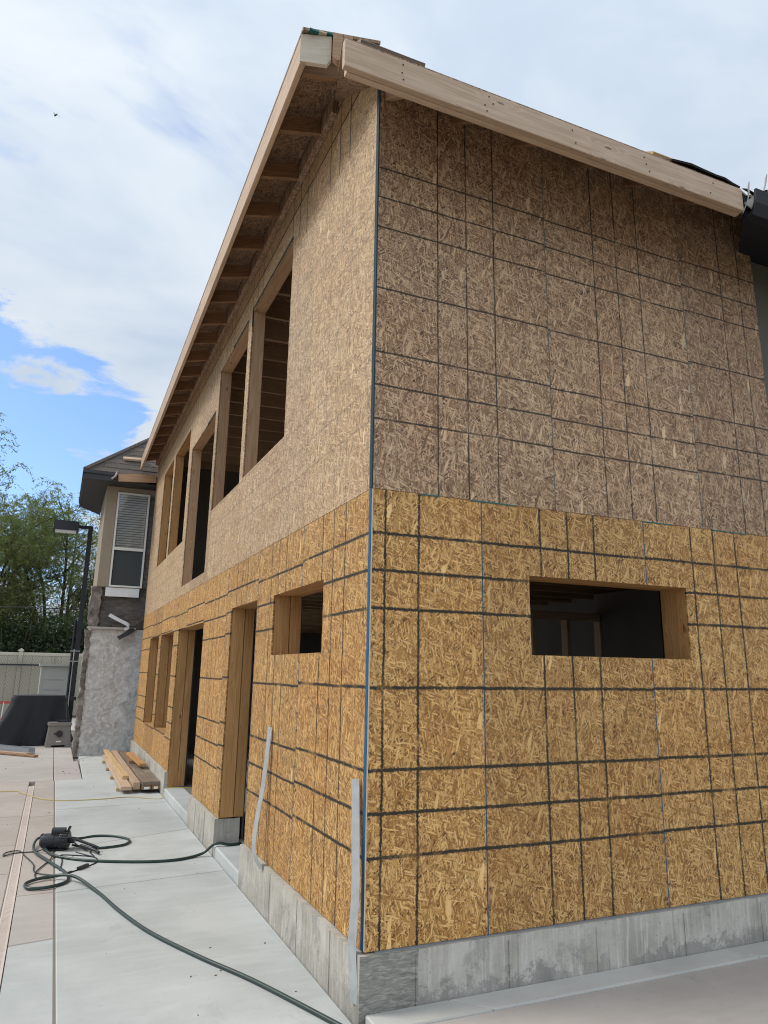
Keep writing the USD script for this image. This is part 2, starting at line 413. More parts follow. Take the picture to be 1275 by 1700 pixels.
# the corner was cast against rough boards: darker, brownish
cor = g.smooth(g.math('add', hx, g.math('multiply', a, .05)), .265, .275, 1.0, 0.0)
isr = g.smooth(f'@{sn}.y', -.028, -.024, 1.0, 0.0)
cor = g.math('multiply', cor, isr)
rg = g.noise(g('mapping', 'vector', mapping_type='point', vector=pv, scale=(3.0, 14.0, 1.0)), 5.0, 6.0, .7, .8)
ccol = g.ramp(rg, [(.3, (.10, .096, .082)), (.5, (.22, .212, .185)), (.72, (.42, .405, .355))])
col = g.mixc(g.math('multiply', cor, .9), col, ccol)
bh = g.math('add', g.math('multiply', rg, g.math('multiply', cor, 1.6)), g.math('add', speck, g.math('multiply', streak, .8)))
g.done('concrete_wall', col, .85, bh, .5, .008)

g = NG(); p = g('geometry', 'position')
w1 = g.noise(p, 5.0, 6.0, .62, 1.2); w2 = g.noise(p, 16.0, 5.0, .6, .8)
col = g.mixc(g.smooth(w1, .32, .68), (.38, .37, .355), (.60, .59, .57))
col = g.mixc(g.smooth(w2, .52, .68, 0, .7), col, (.76, .75, .73))
g.done('scratch_coat', col, .9, g.math('add', w1, w2), .8, .03)

g = NG(); p = g('geometry', 'position')
w1 = g.noise(p, 6.0, 6.0, .65); w2 = g.noise(p, 40.0, 4.0, .7)
col = g.ramp(w1, [(.3, (.10, .088, .078)), (.5, (.22, .195, .17)), (.7, (.42, .38, .34))])
col = g.mixc(g.smooth(w2, .55, .7, 0, .5), col, (.5, .46, .42))
g.done('broken_stucco', col, .95, g.math('add', w1, w2), .9, .03)

g = NG(); p = g('geometry', 'position')
w1 = g.noise(g('mapping', 'vector', mapping_type='point', vector=p, scale=(2.0, 2.0, 6.0)), 2.5, 6.0, .6, .6)
col = g.ramp(w1, [(.3, (.055, .047, .043)), (.55, (.105, .09, .082)), (.75, (.18, .16, .148))])
g.done('felt_paper', col, .8, w1, .8, .03)

plain('stucco_tan', (.30, .25, .185), .9, .12, 8.0, .3, bscale=70.0)
plain('stucco_grey', (.120, .112, .090), .9, .10, 6.0, .3, bscale=70.0)
plain('eave_dark', (.026, .024, .026), .55, .2, 5.0)
plain('gutter_dark', (.005, .006, .010), .7, .25, 5.0)
plain('trim_white', (.70, .69, .65), .5, .05)
plain('flashing_white', (.72, .74, .76), .35, .08, 14.0, .5, bscale=14.0)
plain('torn_metal', (.42, .40, .37), .45, .2, 18.0, .3, metallic=.4)
plain('galvanised', (.44, .45, .45), .45, .28, 16.0, .08, metallic=.35)
plain('steel_dull', (.30, .32, .35), .5, .2, 10.0, .05, metallic=.5)
plain('black_metal', (.010, .011, .016), .42, .2, 8.0)
plain('black_cover', (.009, .0095, .014), .75, .4, 5.0, .25, bscale=22.0)
plain('black_plastic', (.016, .017, .020), .38, .3, 20.0, .1)
plain('hose_green', (.020, .040, .034), .38, .3, 12.0, .06, bscale=160.0)
plain('cable_black', (.018, .018, .018), .45, .2)
plain('cord_yellow', (.50, .37, .07), .5, .15)
plain('box_taupe', (.21, .19, .17), .55, .12, 5.0, .1)
plain('cabinet_grey', (.36, .36, .325), .5, .06, 3.0)
plain('fence_vinyl', (.45, .41, .325), .55, .07, 3.0)
plain('fence_wire', (.22, .20, .155), .5, .2)
plain('red_rail', (.32, .05, .04), .45, .2)
plain('rung_metal', (.55, .55, .52), .4, .1, metallic=.4)
plain('blue_paint', (.004, .075, .17), .7, .35, 30.0)
plain('teal_paint', (.006, .030, .040), .8, .4, 30.0)
plain('teal_bright', (.01, .11, .10), .6, .4, 20.0)
plain('sheath_edge', (.50, .42, .30), .7, .25, 40.0)
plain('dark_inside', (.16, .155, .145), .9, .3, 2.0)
plain('dark_screen', (.035, .045, .048), .6, .2, 30.0)
plain('blind_slat', (.78, .80, .80), .5, .04)
plain('sill_seal', (.17, .18, .195), .6, .3, 12.0)
plain('black_felt', (.012, .012, .013), .7, .4, 12.0, .4, bscale=20.0)
plain('earth', (.20, .17, .13), .95, .25, .3, .3, bscale=6.0)
plain('paint_white', (.72, .70, .68), .7, .1, 15.0)
plain('paper_white', (.75, .75, .74), .7, .05)
plain('bird_dark', (.03, .03, .03), .8, .2)
plain('debris', (.09, .065, .04), .9, .5, 30.0)

g = NG(); tc = g('texture_coordinate', 'object'); rnd = g('object_info', 'random')
n = g.noise(tc, 30.0, 4.0, .6)
col = g.ramp(n, [(.25, (.050, .040, .034)), (.5, (.110, .090, .076)), (.75, (.175, .145, .122))])
col = g.mixc(1.0, col, g.ramp(rnd, [(0, (.7, .7, .7)), (1, (1.25, 1.2, 1.15))]), 'multiply')
g.done('shingle', col, .9, n, .5, .006)

g = NG()
tr = g('transparent_bsdf', 'BSDF', color=(.95, .97, .98)); gl = g('glossy_bsdf', 'BSDF', color=(1, 1, 1), roughness=.03)
fr = g('fresnel', 'fac', IOR=1.6)
mx = g('mix_closure', 'closure', fac=fr, closure1=tr, closure2=gl)
LOOK['pane_glass'] = usdkit.material(stage, '/World/Looks/pane_glass', g.n, g.l, surface=mx[1:])


def leaf(name, c0, c1):
    g = NG(); rnd = g('geometry', 'random_per_island'); p = g('geometry', 'position')
    col = g.mixc(rnd, c0, c1)
    col = g.mixc(g.smooth(g.noise(p, .9, 3.0), .35, .65, 0, .5), col, g.mixc(1.0, col, (.55, .6, .5), 'multiply'))
    d = g('principled_bsdf', 'BSDF', base_color=col, roughness=.5)
    t = g('translucent_bsdf', 'BSDF', color=g.mixc(1.0, col, (1.3, 1.5, .7), 'multiply'))
    m = g('mix_closure', 'closure', fac=.35, closure1=d, closure2=t)
    LOOK[name] = usdkit.material(stage, f'/World/Looks/{name}', g.n, g.l, surface=m[1:])


leaf('leaf_willow', (.16, .19, .062), (.30, .32, .13))
leaf('leaf_dark', (.040, .062, .026), (.085, .11, .045))
plain('bark', (.065, .052, .042), .9, .4, 9.0, .5, bscale=20.0)

# ------------------------------------------------------------------ ground and pavements
Z0 = -0.30
obj('ground', bx(-400, 400, -60, 900, -1.2, Z0 - .05), 'earth', kind='structure', label='bare earth under and around the patio')

obj('joint_filler', bx(-1.3125, -1.3, -4.6, 8.6, -.34, -.3065), 'earth', kind='structure', label='dirt filled joint between the new path and the old patio')
new = thing('new_concrete_path', 'pale newly poured concrete path along the timber wall', kind='structure')
XL, XR = -1.305, -0.034
cuts = [(-4.6, -4.6), (-1.05, -.95), (2.72, 2.90), (4.10, 4.63), (6.16, 6.34), (8.62, 8.70)]
for (a0, b0), (a1, b1) in zip(cuts[:-1], cuts[1:]):
    obj('slab_panel', slab_mesh([(XL + .004, a0 + .003), (XR, b0 + .003), (XR, b1 - .003), (XL + .004, a1 - .003)], Z0 - .09, Z0), 'concrete_new', new)
obj('slab_panel', slab_mesh([(-.925, 8.626), (XR, 8.706), (XR, 11.72), (-.60, 11.72), (-.90, 11.2)], Z0 - .09, Z0), 'concrete_new', new)
obj('slab_panel', slab_mesh([(-.91, 11.22), (-.61, 11.73), (-.9, 11.74)], Z0 - .09, Z0), 'concrete_new', new)
# door landings a step above the path
obj('door_landing', slab_mesh([(-.026, 2.445), (.9, 2.445), (.9, 3.425), (-.026, 3.425)], Z0 - .09, Z0 + .085, .012), 'concrete_new', new)
obj('door_landing', slab_mesh([(-.026, 4.86), (.9, 4.86), (.9, 6.72), (-.026, 6.72)], Z0 - .09, Z0 + .10, .012), 'concrete_new', new)

old = thing('old_patio', 'old pinkish concrete patio with a drain channel, left of the new path', kind='structure')
XD0, XD1 = -1.632, -1.563
ys = [(-4.6, -4.6), (-1.5, -1.45), (1.69, 1.735), (2.735, 2.755), (4.45, 4.30), (5.80, 5.85), (8.60, 8.63), (11.0, 10.95), (14.2, 14.2), (18.0, 18.0)]
for k, ((a0, b0), (a1, b1)) in enumerate(zip(ys[:-1], ys[1:])):
    mt = 'concrete_new' if k < 2 else ('concrete_pinkgrey' if k == 2 else 'concrete_pink')
    xr = XL if k < 6 else (-.935 if k == 6 else -1.0)
    if a1 <= 8.61:
        obj('slab_panel', slab_mesh([(XD1 + .004, a0 + .004), (xr - .006, b0 + .004), (xr - .006, b1 - .004), (XD1 + .004, a1 - .004)], Z0 - .09, Z0 - .004), mt, old)
    else:
        obj('slab_panel', slab_mesh([(XL - .01, a0 + .004), (xr, b0 + .004), (xr, b1 - .004), (XL - .01, a1 - .004)], Z0 - .09, Z0 - .004), 'concrete_pinkgrey', old)
for k, (a0, a1) in enumerate([(-4.6, -1.6), (-1.6, 1.4), (1.4, 3.4), (3.4, 4.44), (4.44, 5.9), (5.9, 8.62), (8.62, 11.5), (11.5, 14.2), (14.2, 18.0), (18, 23.3)]):
    x1 = XD0 - .004 if a1 < 8.7 else XL - .018
    for xa, xb in ((x1, -3.4), (-3.408, -6.4), (-6.408, -11)):
        obj('slab_panel', slab_mesh([(xb + .004, a0 + .004), (xa, a0 + .004), (xa, a1 - .004), (xb + .004, a1 - .004)], Z0 - .09, Z0 - .004), 'concrete_pinkgrey' if a0 > 8 else 'concrete_pink', old)
obj('slab_panel', slab_mesh([(-1.29, 18.0), (4.0, 18.0), (4.0, 23.3), (-1.29, 23.3)], Z0 - .09, Z0 - .004), 'concrete_pinkgrey', old)

side = thing('side_pavement', 'pale concrete strip and old pinkish slab beside the window wall', kind='structure')
ZR = -0.245
sx_ = [(.0, .43), (.436, 2.2), (2.206, 4.6)]
for a0, a1 in sx_:
    obj('slab_panel', slab_mesh([(a0 + (.16 if a0 > 0 else 0), -.20), (a1 + .155, -.20), (a1, -.034), (a0, -.034)], ZR - .1, ZR), 'concrete_strip', side)
obj('slab_panel', slab_mesh([(-.02, -3.4), (3.0, -3.4), (3.0, -.206), (-.02, -.206)], ZR - .1, ZR - .006), 'concrete_pinkgrey', side)
obj('slab_panel', slab_mesh([(3.006, -3.4), (7.0, -3.4), (7.0, -.206), (3.006, -.206)], ZR - .1, ZR - .006), 'concrete_pinkgrey', side)

dr = thing('trench_drain', 'narrow pinkish slotted drain channel running along the old patio', 'drain')
for k in range(13):
    y0 = -4.0 + k * .935
    y1 = min(y0 + .93, 8.14)
    if y0 > 8.1: break
    parts = [bx(XD0, XD0 + .012, y0, y1, Z0 - .05, Z0), bx(XD1 - .012, XD1, y0, y1, Z0 - .05, Z0)]
    yy = y0
    while yy < y1 - .004:
        parts.append(bx(XD0 + .011, XD1 - .011, yy, min(yy + .0125, y1), Z0 - .03, Z0 - .001)); yy += .0185
    obj('grate_segment', cat_(parts), 'drain_plastic', dr)
obj('channel_bed', bx(XD0 + .002, XD1 - .002, -4, 8.13, Z0 - .048, Z0 - .036), 'drain_plastic', dr)

# ------------------------------------------------------------------ the timber addition
add = thing('timber_addition', 'unfinished two-storey timber building clad in golden and weathered chipboard sheets', 'building')
T = 0.0111
ZS = 2.2758            # joint between lower and upper sheets
SH = 2.4384
I = .0254

ROT_R = np.array([[1, 0, 0, 0], [0, 0, -1, 0], [0, 1, 0, 0], [0, 0, 0, 1.0]])
ROT_L = np.array([[0, 0, -1, 0], [-1, 0, 0, 0], [0, 1, 0, 0], [0, 0, 0, 1.0]])


def panel(wall, a0, a1, z0, z1, mat, uoff, zoff, holes=(), proud=0.0, top=None, label=None):
    """One sheet. wall 'R': a = x; wall 'L': a = y. uoff: where the printed grid of the sheet starts (a), zoff likewise in z."""
    gap = .0013
    poly = sbox(a0 + gap, z0, a1 - gap, z1)
    if top is not None: poly = poly.intersection(top)
    for h in holes: poly = poly.difference(sbox(*h))
    if poly.area < 1e-4: return
    if wall == 'R':
        poly = affinity.translate(poly, -uoff, -zoff)
        M = ROT_R.copy(); M[:3, 3] = (uoff, T - proud, zoff)
    else:
        poly = affinity.translate(affinity.scale(poly, -1, 1, origin=(0, 0)), uoff, -zoff)
        M = ROT_L.copy(); M[:3, 3] = (T - proud, uoff, zoff)
    obj('wall_sheet', extrude(poly, T), mat, add, M, label=label)


RW = [(1.010, 1.403, 2.238, 1.861)]
# right wall, lower row
for a0, a1, u in ((-.000, .69, .69 - 1.2192), (.69, 1.909, .69), (1.909, 3.128, 1.909), (3.128, 3.215, 3.128)):
    panel('R', a0, a1, 0, ZS - .002, 'osb_golden', u, R.uniform(-.004, .004), RW)
slope = Polygon([(-5, -5), (-5, 4.95 - .65 * 0), (5, 4.95), (5, -5)])
for k, (a0, a1) in enumerate(((0, 1.2192), (1.2192, 2.4384), (2.4384, 3.215))):
    dz = (0, -.012, .006)[k]
    panel('R', a0, a1, ZS, ZS + SH - .002, 'osb_weathered', a0, ZS + dz, proud=.002)
    panel('R', a0, a1, ZS + SH, 4.95, 'osb_weathered', a0, ZS + SH + .3, proud=.002)
# left wall: openings as (y0, z0, y1, z1)
LH = [(.765, 1.407, 1.93, 1.857), (2.44, -1, 3.435, 1.865), (4.855, -1, 6.73, 1.815), (7.17, .42, 8.52, 1.815), (8.80, .40, 10.0, 1.812)]
UH = [(1.86, 3.125, 3.31, 4.93), (3.46, 3.11, 4.92, 4.885), (5.06, 2.405, 6.80, 4.40), (7.07, 3.085, 8.61, 4.80), (8.78, 3.07, 10.0, 4.79)]
LEND = 11.35
b = [.0125] + [1.2122 + 1.2192 * k for k in range(9)]
b = [x for x in b if x < LEND - .2] + [LEND]
for k, (a0, a1) in enumerate(zip(b[:-1], b[1:])):
    panel('L', a0, a1, 0, ZS - .002, 'osb_golden', (1.2122 if k == 0 else a0 + 1.2192), (-.002, -.022, .006, -.012, .01, -.016, .004, -.01, .008, 0)[k], LH)
hip = Polygon([(-1, -2), (-1, 4.94), (0, 4.94), (.90, 5.535), (20, 5.535), (20, -2)])
b2 = [.0125] + [1.2317 + 1.2192 * k for k in range(9)]
b2 = [x for x in b2 if x < LEND - .2] + [LEND]
for k, (a0, a1) in enumerate(zip(b2[:-1], b2[1:])):
    panel('L', a0, a1, ZS, 4.748, 'osb_weathered_pale', a0 + 1.2192, ZS + (0, -.01, .008)[k % 3], UH, proud=.002)
    panel('L', a0, a1, 4.751, 5.6, 'osb_strip', a0 + 1.2192 + (.1, -.15, .05)[k % 3], 4.751, UH, proud=.002, top=hip)

# painted sheet edges on the corner
obj('corner_edge', bx(-.0035, .004, .0015, .036, .004, ZS - .004), 'blue_paint', add, label='bright blue painted sheet edge down the lower corner')
obj('corner_edge', bx(-.0055, .004, -.0005, .036, ZS + .003, 4.93), 'teal_paint', add, label='dark teal painted sheet edge down the upper corner')
obj('edge_sliver', bx(-.0020, .0045, -.0016, .0012, .004, ZS - .004), 'sheath_edge', add)
# paint marks along the seam between rows and along upper window heads
for x0, x1 in ((.29, .41), (.62, .93), (1.905, 2.16), (2.52, 2.85)):
    obj('seam_paint', bx(x0, x1, -.0035, .003, ZS - .0065, ZS + .0005), 'teal_bright', add)
for (y0, y1, z) in ((1.87, 3.3, 4.93), (3.47, 4.2, 4.885), (5.07, 5.6, 4.40)):
    obj('seam_paint', bx(-.0055, -.0015, y0, y1, z - .002, z + .016), 'teal_paint', add)

# nail heads along the sheet edges and studs
nl_ = []


def nail(x, y, z, ax):
    c_ = trimesh.creation.cylinder(.0042, .003, sections=7)
    c_.apply_transform(trimesh.transformations.rotation_matrix(math.pi / 2, (1, 0, 0) if ax == 'R' else (0, 1, 0))); c_.apply_translation((x, y, z)); nl_.append(c_)


for xs, z0, z1, off in (((.018, .676, .704, 1.895, 1.923, 3.114, 3.142), .03, ZS, 0), ((.018, 1.205, 1.233, 2.424, 2.452, 3.195), ZS + .03, 4.4, -.003)):
    for x in xs:
        z = z0
        while z < z1 - .02:
            if not (1.0 < x < 2.25 and 1.39 < z < 1.87): nail(x + R.uniform(-.004, .004), off - .0005, z + R.uniform(-.012, .012), 'R')
            z += R.choice((.09, .10, .11, .15))
for x in (.30, 1.10, 1.30, 1.70, 2.32, 2.52, 2.92):
    z = .05
    while z < 4.3:
        if not (.98 < x < 2.27 and 1.37 < z < 1.9): nail(x + R.uniform(-.01, .01), -.0005 if z < ZS else -.0035, z + R.uniform(-.03, .03), 'R')
        z += .28
for y in (.03, 1.198, 1.226, 2.42):
    z = .03
    while z < ZS - .03:
        if not (.75 < y < 1.95 and 1.39 < z < 1.87): nail(-.0005, y, z + R.uniform(-.012, .012), 'L')
        z += .11
obj('nail_heads', cat_(nl_), 'black_metal', add, kind='stuff')

# foundation wall
FX = -.030
fz = -.004


def found_mesh(x0, x1, y0, y1, z0, z1, n=1):
    b_ = bx(x0, x1, y0, y1, z0, z1)
    for _ in range(n): b_ = b_.subdivide_to_size(.12)
    v = b_.vertices.copy()
    nn = meshkit.fbm(v * 9.0, 3, 5) - .5
    top = (v[:, 2] > z1 - 1e-4)
    v[:, 0] += np.where(np.abs(v[:, 0] - x0) < 1e-4, nn * .006, 0)
    v[:, 1] += np.where(np.abs(v[:, 1] - y0) < 1e-4, nn * .006, 0)
    v[:, 2] += np.where(top, nn * .008 - .003, 0)
    return trimesh.Trimesh(v, b_.faces, process=False)


obj('foundation_wall', found_mesh(FX, 3.3, FX, .2, -.6, fz), 'concrete_wall', add, smooth=40)
for y0, y1 in ((.2, 2.43), (3.44, 4.85), (6.74, 11.6)):
    obj('foundation_wall', found_mesh(FX, .2, y0, y1, -.6, fz), 'concrete_wall', add, smooth=40)
obj('sill_strip', bx(.055, 3.2, -.012, -.002, -.022, .0), 'sill_seal', add, label='grey sealing strip under the right wall sheets')
# form-board joints in the concrete
for x0 in (.262, .79, 1.35, 1.98, 2.6):
    obj('board_mark', bx(x0, x0 + .006, FX - .0045, FX + .01, -.255, -.03), 'concrete_wall', add)
for y0 in (.38, .95, 1.55, 3.9, 4.4):
    obj('board_mark', bx(FX - .0045, FX + .01, y0, y0 + .006, -.30, -.012), 'concrete_wall', add)

# framing round the openings -----------------------------------------------------------
D0 = T + .002


def stud(y0, y1, x0, x1, z0, z1, mat='fir_golden', name='jamb_stud'):
    M, L = frame(((x0 + x1) / 2, (y0 + y1) / 2, z0), ((x0 + x1) / 2, (y0 + y1) / 2, z1), (0, 1, 0))
    return obj(name, cbox(L, x1 - x0, y1 - y0), mat, add, M)


def lying(x0, x1, y0, y1, z0, z1, mat, name, along):
    if along == 'y': return board(name, ((x0 + x1) / 2, y0, (z0 + z1) / 2), ((x0 + x1) / 2, y1, (z0 + z1) / 2), x1 - x0, z1 - z0, mat, add)
    return board(name, (x0, (y0 + y1) / 2, (z0 + z1) / 2), (x1, (y0 + y1) / 2, (z0 + z1) / 2), y1 - y0, z1 - z0, mat, add)


def opening(y0, z0, y1, z1, mat, depth2=True, sill=True, floor=0.0):
    zz0 = z0 if sill else floor
    for xa, xb in ((D0, D0 + .122),) + (((D0 + .127, D0 + .215),) if depth2 else ()):
        stud(y0 - .042, y0 - .002, xa, xb, zz0, z1, mat); stud(y1 + .002, y1 + .042, xa, xb, zz0, z1, mat)
        lying(xa, xb, y0 - .042, y1 + .042, z1 + .001, z1 + .115, mat, 'header', 'y')
        if sill: lying(xa, xb, y0 - .042, y1 + .042, z0 - .041, z0 - .001, mat, 'sill_plate', 'y')


opening(.765, 1.407, 1.93, 1.857, 'fir_golden')
opening(2.44, 0, 3.435, 1.865, 'fir_golden', sill=False, floor=.004)
for y in (3.437,):
    board('bottom_plate', (D0, 3.46, .018), (D0 + .2, 3.46, .018), .04, .03, 'fir_brown', add)
opening(4.855, 0, 6.73, 1.815, 'fir_golden', sill=False, floor=-.19)
opening(7.17, .42, 8.52, 1.815, 'fir_golden')
opening(8.80, .40, 10.0, 1.812, 'fir_golden')
for (y0, z0, y1, z1) in UH:
    opening(y0, z0, y1, z1, 'fir_tan' if y0 < 7 else 'fir_golden', depth2=False)
# right wall window
for xa in (1.010 - .042, 2.238 + .002):
    M, L = frame((xa + .02, D0 + .11, 1.36), (xa + .02, D0 + .11, 1.90), (0, 1, 0))
    obj('jamb_stud', cbox(L, .04, .216), 'fir_golden', add, M)
lying(.96, 2.29, D0, D0 + .105, 1.862, 1.98, 'fir_golden', 'header', 'x'); lying(.96, 2.29, D0 + .11, D0 + .217, 1.862, 1.98, 'fir_golden', 'header', 'x')
lying(.96, 2.29, D0, D0 + .217, 1.362, 1.402, 'fir_golden', 'sill_plate', 'x')

# insides, seen darkly through the openings --------------------------------------------
DEP = 3.6
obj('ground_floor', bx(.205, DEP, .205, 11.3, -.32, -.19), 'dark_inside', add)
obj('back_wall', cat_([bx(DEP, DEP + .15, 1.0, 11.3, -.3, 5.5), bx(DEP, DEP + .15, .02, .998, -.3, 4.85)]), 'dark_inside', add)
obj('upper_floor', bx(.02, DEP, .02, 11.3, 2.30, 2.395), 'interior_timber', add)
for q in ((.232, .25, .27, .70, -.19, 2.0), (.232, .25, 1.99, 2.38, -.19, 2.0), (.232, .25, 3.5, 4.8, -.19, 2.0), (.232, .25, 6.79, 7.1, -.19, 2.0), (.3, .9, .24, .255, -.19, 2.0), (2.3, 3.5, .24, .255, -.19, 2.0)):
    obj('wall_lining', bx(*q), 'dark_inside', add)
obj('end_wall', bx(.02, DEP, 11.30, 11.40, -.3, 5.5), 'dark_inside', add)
for k in range(26):
    y = .42 + k * .42
    board('floor_joist', (.16, y, 2.18), (DEP, y, 2.18), .045, .235, 'interior_timber', add)
for k in range(19):
    y = .55 + k * .58
    board('ceiling_rafter', (.13, y, 5.38), (DEP, y, 5.46), .045, .235, 'interior_timber', add)
# inner stud wall seen through the right window
lying(.8, 3.17, 1.95, 2.04, 1.79, 1.86, 'fir_pale', 'inner_plate', 'x')
for k in range(7):
    x = .90 + k * .38
    M, L = frame((x, 1.995, -.19), (x, 1.995, 1.788), (0, 1, 0))
    obj('inner_stud', cbox(L, .04, .09), 'fir_pale', add, M)
obj('inner_wall', bx(3.18, 3.58, 1.2, 2.04, -.19, 2.05), 'dark_inside', add)

# eaves of the long wall -----------------------------------------------------------------
NEAR, FAR = np.array([-.419, .335]), np.array([-.315, 11.40])


def fx(y): return NEAR[0] + (FAR[0] - NEAR[0]) * (y - NEAR[1]) / (FAR[1] - NEAR[1])


for y0, y1 in ((.335, 4.30), (4.303, 8.2), (8.203, 11.40)):
    board('fascia_board', (fx(y0), y0, 5.31), (fx(y1), y1, 5.31), .038, .225, 'fir_pale', add)
ys_ = [.49 + .575 * k for k in range(19)]
for k, y in enumerate(ys_):
    x0 = fx(y) + .022
    board('lookout', (x0, y, 5.25 + .07), (-.058, y, 5.25 + .07 + .25 * (-.058 - x0)), .040, .14, 'fir_brown', add)
lying(-.054, -.004, .80, LEND, 5.33, 5.475, 'osb_soffit', 'ledger_strip', 'y')
for y0, y1 in ((.30, 2.2), (2.203, 4.64), (4.643, 7.08), (7.083, 9.5), (9.503, 11.42)):
    zi, zo = 5.395 + .25 * .52, 5.395 - .005
    v = []
    for y in (y0, y1):
        xo = fx(y) - .02
        v += [(xo, y, 5.40 + .25 * 0 + .027), (.12, y, 5.40 + .25 * (.12 - xo) + .015), (.12, y, 5.425 + .25 * (.12 - xo) + .015), (xo, y, 5.425 + .027)]
    f = [(0, 1, 5), (0, 5, 4), (3, 6, 2), (3, 7, 6), (0, 4, 7), (0, 7, 3), (0, 3, 2), (0, 2, 1), (4, 5, 6), (4, 6, 7), (1, 2, 6), (1, 6, 5)]
    m = trimesh.Trimesh(np.array(v), np.array(f), process=False); m.fix_normals()
    obj('roof_sheet', m, 'osb_soffit', add)
# flat part of the roof
obj('roof_deck', cat_([bx(.10, DEP + .2, .98, 11.42, 5.565, 5.585)]), 'osb_soffit', add)
# the sheet edge over the corner, sprayed green
obj('sheet_edge', bx(-.40, -.335, .27, .30, 5.425, 5.437), 'teal_bright', add)
obj('sheet_edge', bx(-.335, -.285, .262, .30, 5.425, 5.437), 'sheath_edge', add)
obj('sheet_edge', bx(-.285, -.215, .25, .30, 5.425, 5.437), 'teal_bright', add)
# blunt end piece with clipped lower corner
pe = Polygon([(0, 0.012), (.178, -.004), (.205, .045), (.205, .222), (0, .232)])
m = extrude(pe, .03)
M = np.eye(4); th = math.radians(-20)
M[:3, 0] = (math.cos(th), math.sin(th), 0); M[:3, 1] = (0, 0, 1); M[:3, 2] = np.cross(M[:3, 0], M[:3, 1]); M[:3, 3] = (-.432, .36, 5.195)
m.apply_translation((0, 0, .0))
obj('fascia_end_block', m, 'fir_white', add, M, label='pale end block with a clipped corner at the roof corner')

# lower eave over the window wall: steep skirt of sheathing behind a level fascia
YF = -.55
for dy, zz, x0 in ((0, 4.480, -.437), (.0385, 4.477, -.41)):
    board('fascia_board', (x0, YF + dy + .019, zz), (2.478, YF + dy + .019, zz), .038, .172, 'fir_pale', add, label='pale level fascia board over the window wall' if dy == 0 else None)
nl_ = []
for xc, nq in ((-.09, 3), (.45, 4), (1.04, 2), (1.63, 3), (2.2, 2)):
    for q in range(nq):
        c_ = trimesh.creation.cylinder(.0042, .006, sections=8); c_.apply_transform(trimesh.transformations.rotation_matrix(math.pi / 2, (1, 0, 0)))
        c_.apply_translation((xc + R.uniform(-.03, .03), YF - .001, 4.41 + .14 * (q + .5) / nq + R.uniform(-.01, .01))); nl_.append(c_)
obj('nail_heads', cat_(nl_), 'black_metal', add, kind='stuff')
SL = .70


def skirt_z(y): return 4.571 + SL * (y + .55)


v = []
for z in (0, .018):
    v += [(-.425, -.505, skirt_z(-.505) + z), (2.50, -.505, skirt_z(-.505) + z), (DEP, 0, skirt_z(0) + z), (DEP, .98, skirt_z(.86) + z), (.02, .98, skirt_z(.86) + z), (-.185, .26, skirt_z(.26) + z)]
f = []
for i in range(1, 5): f += [(0, i + 1, i), (6, 6 + i, 7 + i)]
for i in range(6):
    j = (i + 1) % 6; f += [(i, j, 6 + j), (i, 6 + j, 6 + i)]
m = trimesh.Trimesh(np.array(v), np.array(f), process=False); m.fix_normals()
obj('roof_sheet', m, 'osb_soffit', add)
board('sheet_edge', (-.434, -.505, skirt_z(-.505) + .011), (-.194, .262, skirt_z(.262) + .011), .006, .024, 'fir_brown', add)
pe = Polygon([(0, .03), (.03, 0), (.13, .012), (.13, .20), (0, .222)])
m = extrude(pe, .05); M = np.eye(4); th = math.radians(-20)
M[:3, 0] = (math.cos(th), math.sin(th), 0); M[:3, 1] = (0, 0, 1); M[:3, 2] = np.cross(M[:3, 0], M[:3, 1]); M[:3, 3] = (-.238, .265, 5.19)
obj('fascia_filler', m, 'fir_tan', add, M)
for k in range(6):
    x = .05 + .48 * k
    board('rafter_tail', (x, -.465, skirt_z(-.465) - .075), (x, -.002, skirt_z(0) - .075), .04, .13, 'fir_brown', add)
m = trimesh.creation.box((.62, .25, .012)).subdivide().subdivide().subdivide()
vv = m.vertices.copy(); vv[:, 2] += .012 * np.sin((vv[:, 0] + .31) / .62 * np.pi) + (meshkit.fbm(vv * 7, 3, 3) - .5) * .03
m = trimesh.Trimesh(vv, m.faces, process=False)
M = np.eye(4); M[:3, 3] = (2.20, -.42, skirt_z(-.42) + .028); M[:3, 1] = np.array([0, 1, SL]) / math.hypot(1, SL); M[:3, 2] = np.cross(M[:3, 0], M[:3, 1])
obj('felt_flap', m, 'black_felt', add, M, smooth=True)

# hold-down straps cast into the foundation
def ribbon(P, w, t, side):
    P = spline(P, 8); side = np.asarray(side, float); n = len(P)
    T_ = np.gradient(P, axis=0); T_ /= np.linalg.norm(T_, axis=1, keepdims=True)
    S = side - T_ * (T_ @ side)[:, None]; S /= np.linalg.norm(S, axis=1, keepdims=True)
    N = np.cross(T_, S)
    V = np.stack([P - S * w / 2 - N * t, P + S * w / 2 - N * t, P + S * w / 2 + N * t, P - S * w / 2 + N * t], 1).reshape(-1, 3)
    F = []
    for i in range(n - 1):
        for j in range(4):
            a_, b_ = i * 4 + j, i * 4 + (j + 1) % 4
            F += [(a_, b_, b_ + 4), (a_, b_ + 4, a_ + 4)]
    F += [(0, 2, 1), (0, 3, 2), (n * 4 - 4, n * 4 - 3, n * 4 - 2), (n * 4 - 4, n * 4 - 2, n * 4 - 1)]
    m_ = trimesh.Trimesh(V, np.array(F), process=False); m_.fix_normals(); return m_


